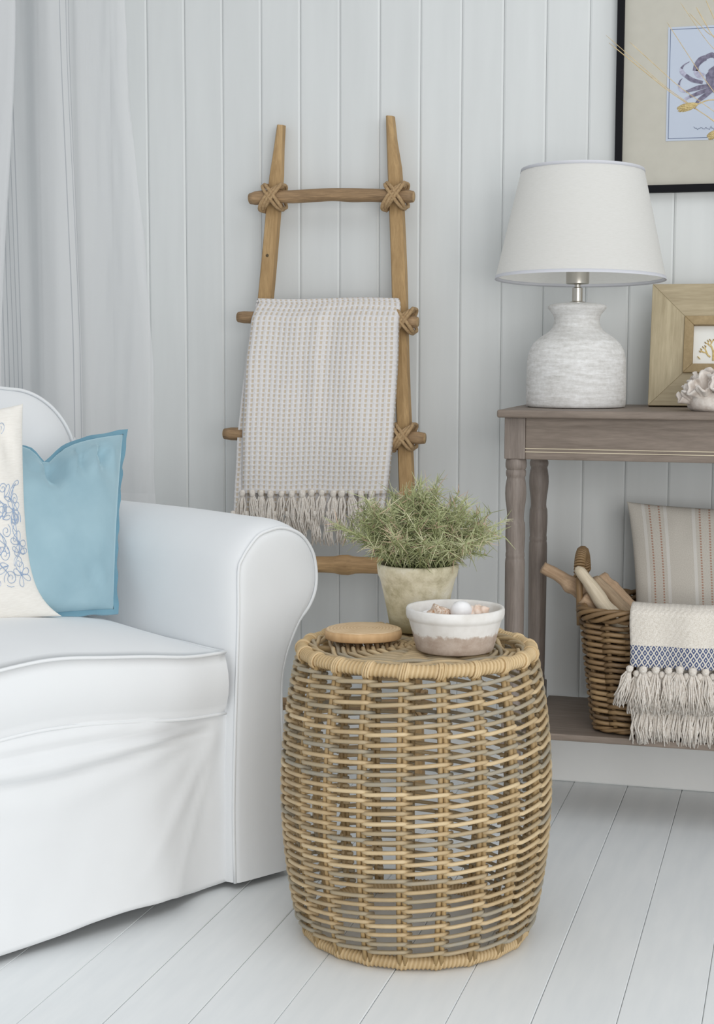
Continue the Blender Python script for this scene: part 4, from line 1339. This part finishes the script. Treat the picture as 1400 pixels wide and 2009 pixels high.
for i, (tp, mp, Y, rd) in enumerate(stems):
    T = onY(*tp, Y); Mx = onY(*mp, Y+.01)
    D = (Mx-T); far = T+D*(2.9 if i < 3 else 3.4)
    far.x = min(far.x, mouth.x-.02)
    P = spline([T, Mx, far, mouth+Vector((random.uniform(-.015, .015), random.uniform(-.012, .012), -.01)), vb+Vector((random.uniform(-.01, .01), random.uniform(-.01, .01), .05))], 8)
    o = MB().tube(P, [rd*.3]+[rd*.72]*(len(P)-1), 5).build('grass_stem', M['grass'])
    tag(o, ('thin dried grass stem reaching furthest left past the black picture frame', 'thicker straw-coloured grass stem crossing just below the furthest left one', 'reddish grass stem whose tip ends over the cream mount',
            'grass stem rising from the crab to just above the top left corner of the print', 'short grass stem whose tip ends over the mount above the crab claw', 'dark grass stem rising steeply above the print top edge',
            'faint thin grass stem at the top between the steep ones', 'steep grass stem running out at the picture top near the right edge', 'grass stem furthest right at the top edge of the photo')[i], 'grass stem', 'dried grass stems in the vase')
def head(p0, p1, pe, Y, label):
    A, B, Cc = onY(*p0, Y), onY(*p1, Y), onY(*pe, Y); Cc_px = pe
    t = thing('seed_head', B, label, 'seed head')
    P = spline([B, Cc, onY(Cc_px[0]+70, Cc_px[1]+14, Y), onY(Cc_px[0]+120, Cc_px[1]+110, Y), mouth+Vector((.005, 0, .01)), vb+Vector((0, 0, .05))], 8)
    o = MB().tube(P, .0013, 5).build('stalk', M['grass'], t); o.location = -t.location
    m = MB(); rp = random.Random(1)
    n = 70
    for k in range(n):
        s = k/n; a = k*2.4; c = A.lerp(B, s); ax = (B-A).normalized(); r = .0062*math.sin(PI*min(.97, s*.9+.1))**.7
        q1 = ax.orthogonal().normalized(); q2 = ax.cross(q1)
        p = c+(q1*math.cos(a)+q2*math.sin(a))*r
        m.tube([p+ax*.004, p-ax*.001, p-ax*.006+(q1*math.cos(a)+q2*math.sin(a))*.0015], [.0010, .0022, .0005], 5)
    o = m.build('ear', M['seed'], t); o.location = -t.location
head((1333, 214), (1366, 205), (1400, 196), 3.32, 'fat yellow seed head hanging over the crab picture')
head((1392, 268), (1412, 258), (1440, 262), 3.34, 'yellow seed head just below the crab picture corner')

# ================================================================== LOG BASKET on the low shelf
KX0, KX1, KY0, KY1 = -.402, .06, 3.236, 3.508
KZ, KH = SHZ+.0008, .262
kb = thing('log_basket', ((KX0+KX1)/2, (KY0+KY1)/2, KZ), 'brown wicker log basket with loop handles on the console shelf', 'basket')
kcx, kcy = (KX0+KX1)/2, (KY0+KY1)/2
def foot(t, z, off=0):
    """point of the rounded rectangular plan at parameter t"""
    s = z/KH
    hx = (KX1-KX0)/2*(1+.085*2*s*.55)+.010*s+off; hy = (KY1-KY0)/2*(1+.07*s)+off
    a = 2*PI*t; c, sn = math.cos(a), math.sin(a); e = .30
    return Vector((hx*abs(c)**e*(1 if c > 0 else -1), hy*abs(sn)**e*(1 if sn > 0 else -1), z))
def basket():
    # arc-length table of the plan
    N = 720; pts = [foot(i/N, .12) for i in range(N+1)]; cum = [0]
    for i in range(N): cum.append(cum[-1]+(pts[i+1]-pts[i]).length)
    tot = cum[-1]
    tab = []; j = 0
    for i in range(N+1):
        d = tot*i/N
        while j < N-1 and cum[j+1] < d: j += 1
        tab.append((j+(d-cum[j])/max(1e-9, cum[j+1]-cum[j]))/N)
    def T(s): s = (s % 1)*N; i = int(s); return lerp(tab[i], tab[min(i+1, N)], s-i)
    ns = 31
    for k in range(ns):
        P = [foot(T(k/ns), lerp(.006, KH-.01, i/6)) for i in range(7)]
        MB().tube(P, .0050, 6, tint=random.uniform(.2, .6)).build('stake', M['wicker'], kb)
    rows = 17
    for rw in range(rows):
        m = MB(); zr = lerp(.020, KH-.040, rw/(rows-1)); rt_ = random.uniform(.2, .7)
        ph = rw*.37
        for k in range(ns):
            P = []; n = 12; jz = random.uniform(-.002, .002); tn = max(0, min(1, rt_+random.uniform(-.25, .25)))
            for i in range(n+1):
                s = i/n*2.1-.05
                z = zr+jz+(.0075*(s-.5) if s < 1 else .0038-.006*(s-1))
                P.append(foot(T((k+s+.25)/ns), z, -math.cos(PI*s)*.0092))
            m.tube(P, .0047, 6, tint=tn)
        m.build('weaver', M['wicker'], kb)
    for q in range(5):           # plaited rim and heavy base wale
        m = MB(); n = 220; ph = q*2*PI/5
        P = [foot(T(i/n), KH-.014+.011*math.sin(2*PI*i/n*9+ph), .004+.0085*math.cos(2*PI*i/n*9+ph)) for i in range(n)]
        m.tube(P, .0052, 6, closed=True, tint=random.uniform(.25, .6)); m.build('rim_strand', M['wicker'], kb)
    for q in range(3):
        m = MB(); n = 200; ph = q*2*PI/3
        P = [foot(T(i/n), .0078+.0030*math.sin(2*PI*i/n*12+ph), .002+.005*math.cos(2*PI*i/n*12+ph)) for i in range(n)]
        m.tube(P, .0042, 6, closed=True, tint=random.uniform(.25, .6)); m.build('base_strand', M['wicker'], kb)
    m = MB()
    m.grid(lambda a, b: foot(a, .008)*1.0*b+Vector((0, 0, .008*(1-b))), 48, 4, wrap_u=True)
    m.build('base_mat', M['wicker'], kb)
    # loop handles on both short sides
    for sx in (-1, 1):
        x = sx*((KX1-KX0)/2+.042)
        hp = spline([Vector((x, -.055, KH-.05)), Vector((x+sx*.004, -.050, KH+.05)), Vector((x+sx*.005, -.024, KH+.095)), Vector((x+sx*.005, .024, KH+.095)), Vector((x+sx*.004, .050, KH+.05)), Vector((x, .055, KH-.05))], 8)
        h_ = MB().tube(hp, .0075, 8, tint=.5).build('handle', M['wicker'], kb)
        m = MB(); W_ = []
        nn = 26*10
        for i in range(nn):
            t = 8+i/nn*(len(hp)-17); i0 = int(t); p = hp[i0].lerp(hp[min(i0+1, len(hp)-1)], t-i0)
            ax = (hp[min(i0+1, len(hp)-1)]-hp[i0]).normalized(); q1 = Vector((1, 0, 0)); q2 = ax.cross(q1)
            a = i/10*2*PI; W_.append(p+(q1*math.cos(a)+q2*math.sin(a))*.0098)
        m.tube(W_, .0032, 5, tint=.55).build('handle_wrap', M['wicker'], h_)
basket()
RIMZ = KZ+KH
# ------------------------------------------------------------------ driftwood
def stick(pa, Ya, pb, Yb, ra, rb, mat, label, seed, tipround=True, knots=(), deep=.10):
    A = onY(*pa, Ya); B = onY(*pb, Yb)
    d = (B-A)
    E_ = B+d.normalized()*deep
    L = (E_-A).length; n = 34; P = []; R = []
    q1 = d.orthogonal().normalized(); q2 = d.normalized().cross(q1)
    for i in range(n+1):
        t = i/n; p = A.lerp(E_, t)+(q1*nz(t*3, seed)+q2*nz(t*3, seed+5))*.006
        r = lerp(ra, rb, min(1, t*1.6))*(1+.10*nz(t*9, seed+2))
        for kt, ka, kw in knots: r *= 1+ka*math.exp(-((t-kt)/kw)**2)
        if tipround: r *= min(1, .35+(t/.10)**.55) if t < .10 else 1
        if i == n: r *= .6
        P.append(p); R.append(r)
    m = MB(); m.tube(P, R, 12)
    for i, v in enumerate(m.v):
        o_ = nz(v[0]*60, v[1]*60, v[2]*60+seed)*.0022; m.v[i] = (v[0]+o_, v[1]+o_*.5, v[2]-o_)
    qi = Vector((0, 0, 1)).rotation_difference(d.normalized()); m.v = [tuple(qi.inverted() @ (Vector(v)-A)) for v in m.v]
    o = m.build('driftwood_stick', mat); o.location = A; o.rotation_mode = 'QUATERNION'; o.rotation_quaternion = qi
    return tag(o, label, 'driftwood', 'driftwood in the log basket')
stick((1064, 1113), 3.36, (1152, 1166), 3.37, .0125, .0165, M['drift_tan'], 'tan driftwood stick jutting out furthest left from the basket', 1, False, ((.35, .35, .05), (.5, .2, .05)), .085)
stick((1131, 1112), 3.30, (1192, 1195), 3.30, .0110, .0185, M['drift_pale'], 'bleached pale driftwood stick with a pointed tip', 2, True, (), .09)
stick((1162, 1133), 3.345, (1222, 1192), 3.345, .0120, .0150, M['drift_grey'], 'grey driftwood stick between the pale stick and the knotted one', 3, True, (), .09)
stick((1176, 1133), 3.40, (1238, 1190), 3.385, .0150, .0165, M['drift_tan'], 'knotted brown driftwood stick beside the striped cushion', 4, False, ((.04, .25, .05), (.2, .2, .04)), .08)
stick((1142, 1172), 3.315, (1172, 1190), 3.325, .0150, .0170, M['drift_tan'], 'short reddish driftwood stub low in the basket corner', 6, False, (), .09)

# ------------------------------------------------------------------ striped cushion standing in the basket
TLc = onY(1229, 984, 3.485); BLc = onY(1246, 1215, 3.43); BLc.z = KZ+.14
TRc = TLc+Vector((.40, 0, -.005)); BRc = BLc+Vector((.385, 0, 0))
TRc.y -= .01
sc2 = Pillow(BLc, BRc, TRc, TLc, .045, .05, wr=.003, seed=6)
o = sc2.mesh(34).build('striped_cushion', M['striped'])
o['label'] = 'oatmeal cushion with rust dashed stripes standing in the log basket'; o['category'] = 'cushion'

# ------------------------------------------------------------------ cream throw with a navy band over the basket front
tb = thing('throw_blanket', (-.1, 3.22, RIMZ), 'cream throw with a navy diamond band and long tassels over the basket front', 'blanket')
def navy_throw():
    xl, xr = onY(1238, 1240, 3.205).x, .03
    zt = RIMZ+.014; yF = 3.203
    def layer(dz, yo, xo, zend):
        def fn(a, b):
            x = lerp(xl+xo, xr, a)
            # b: 0 inside the basket, .18 top of the rim, 1 at the hem
            if b < .3:
                s = b/.3; ang = PI*(1-s)
                y = 3.232+.032*math.cos(ang)*-1*-1 if False else 3.236+.030*math.cos(PI*s)
                z = zt-.030+.030*math.sin(PI*min(1, s)*.5+0)+.0*s
                z = zt-.05*(1-s)**2-.0
                if s > .5: z = zt-.012*((s-.5)/.5)**2
            else:
                s = (b-.3)/.7; y = yF-.003; z = lerp(zt-.012, zend, s)
            y += yo-.006*nz(x*14, z*6)-.004*math.sin(x*60+1)
            x += .004*nz(z*12, 3)-.006*(1-a)*max(0, (zt-z))*4*.3
            return Vector((x, y, z+dz+.002*nz(x*20, 2)))
        return fn
    f1 = layer(0, 0, 0, .357)
    m = MB().grid(lambda a, b: f1(a, 1-b), 60, 40, lambda a, b: (a*.36, (zt-f1(a, 1-b).z) if (1-b) >= .3 else 0.0))
    o = m.build('front_layer', M['throw'], tb); o.location = -tb.location; solid(o, .005, 1)
    f2 = layer(-.006, .014, .012, .300)
    m = MB().grid(lambda a, b: f2(a, 1-b), 40, 24, lambda a, b: (a*.36, .02))
    o = m.build('under_layer', M['throw'], tb); o.location = -tb.location; solid(o, .004, 1)
    rt = random.Random(8)
    n = 15
    for k in range(n):
        a = .005+.985*k/(n-1)
        p = f1(a, 1.0)
        t = link('tassel', TAS2[rt.randrange(5)], tb)
        t.location = p-tb.location+Vector((rt.uniform(-.002, .002), -.012, .002+rt.uniform(-.004, .002))); t.rotation_euler = (rt.uniform(-.06, .02), rt.uniform(-.12, .12) if k else .30, rt.choice((0, PI)))
        if k == 0: t.rotation_euler = (-.05, .28, 0)
        s = rt.uniform(.95, 1.1); t.scale = (s, s, s)
        t2 = link('tassel', TAS2[rt.randrange(5)], tb)
        t2.location = f1(min(1, a+.035), 1.0)-tb.location+Vector((0, -.004, -.010)); t2.rotation_euler = (0, rt.uniform(-.15, .15), rt.choice((0, PI)))
    for k in range(n+3):
        a = .02+.97*k/(n+2); p = f2(a, 1.0)
        t = link('tassel', TAS2[rt.randrange(5)], tb)
        t.location = p-tb.location+Vector((0, -.006, -.004)); t.rotation_euler = (rt.uniform(-.05, .02), rt.uniform(-.12, .12), rt.choice((0, PI))); t.scale = (1.15, 1.1, 1.08)
navy_throw()
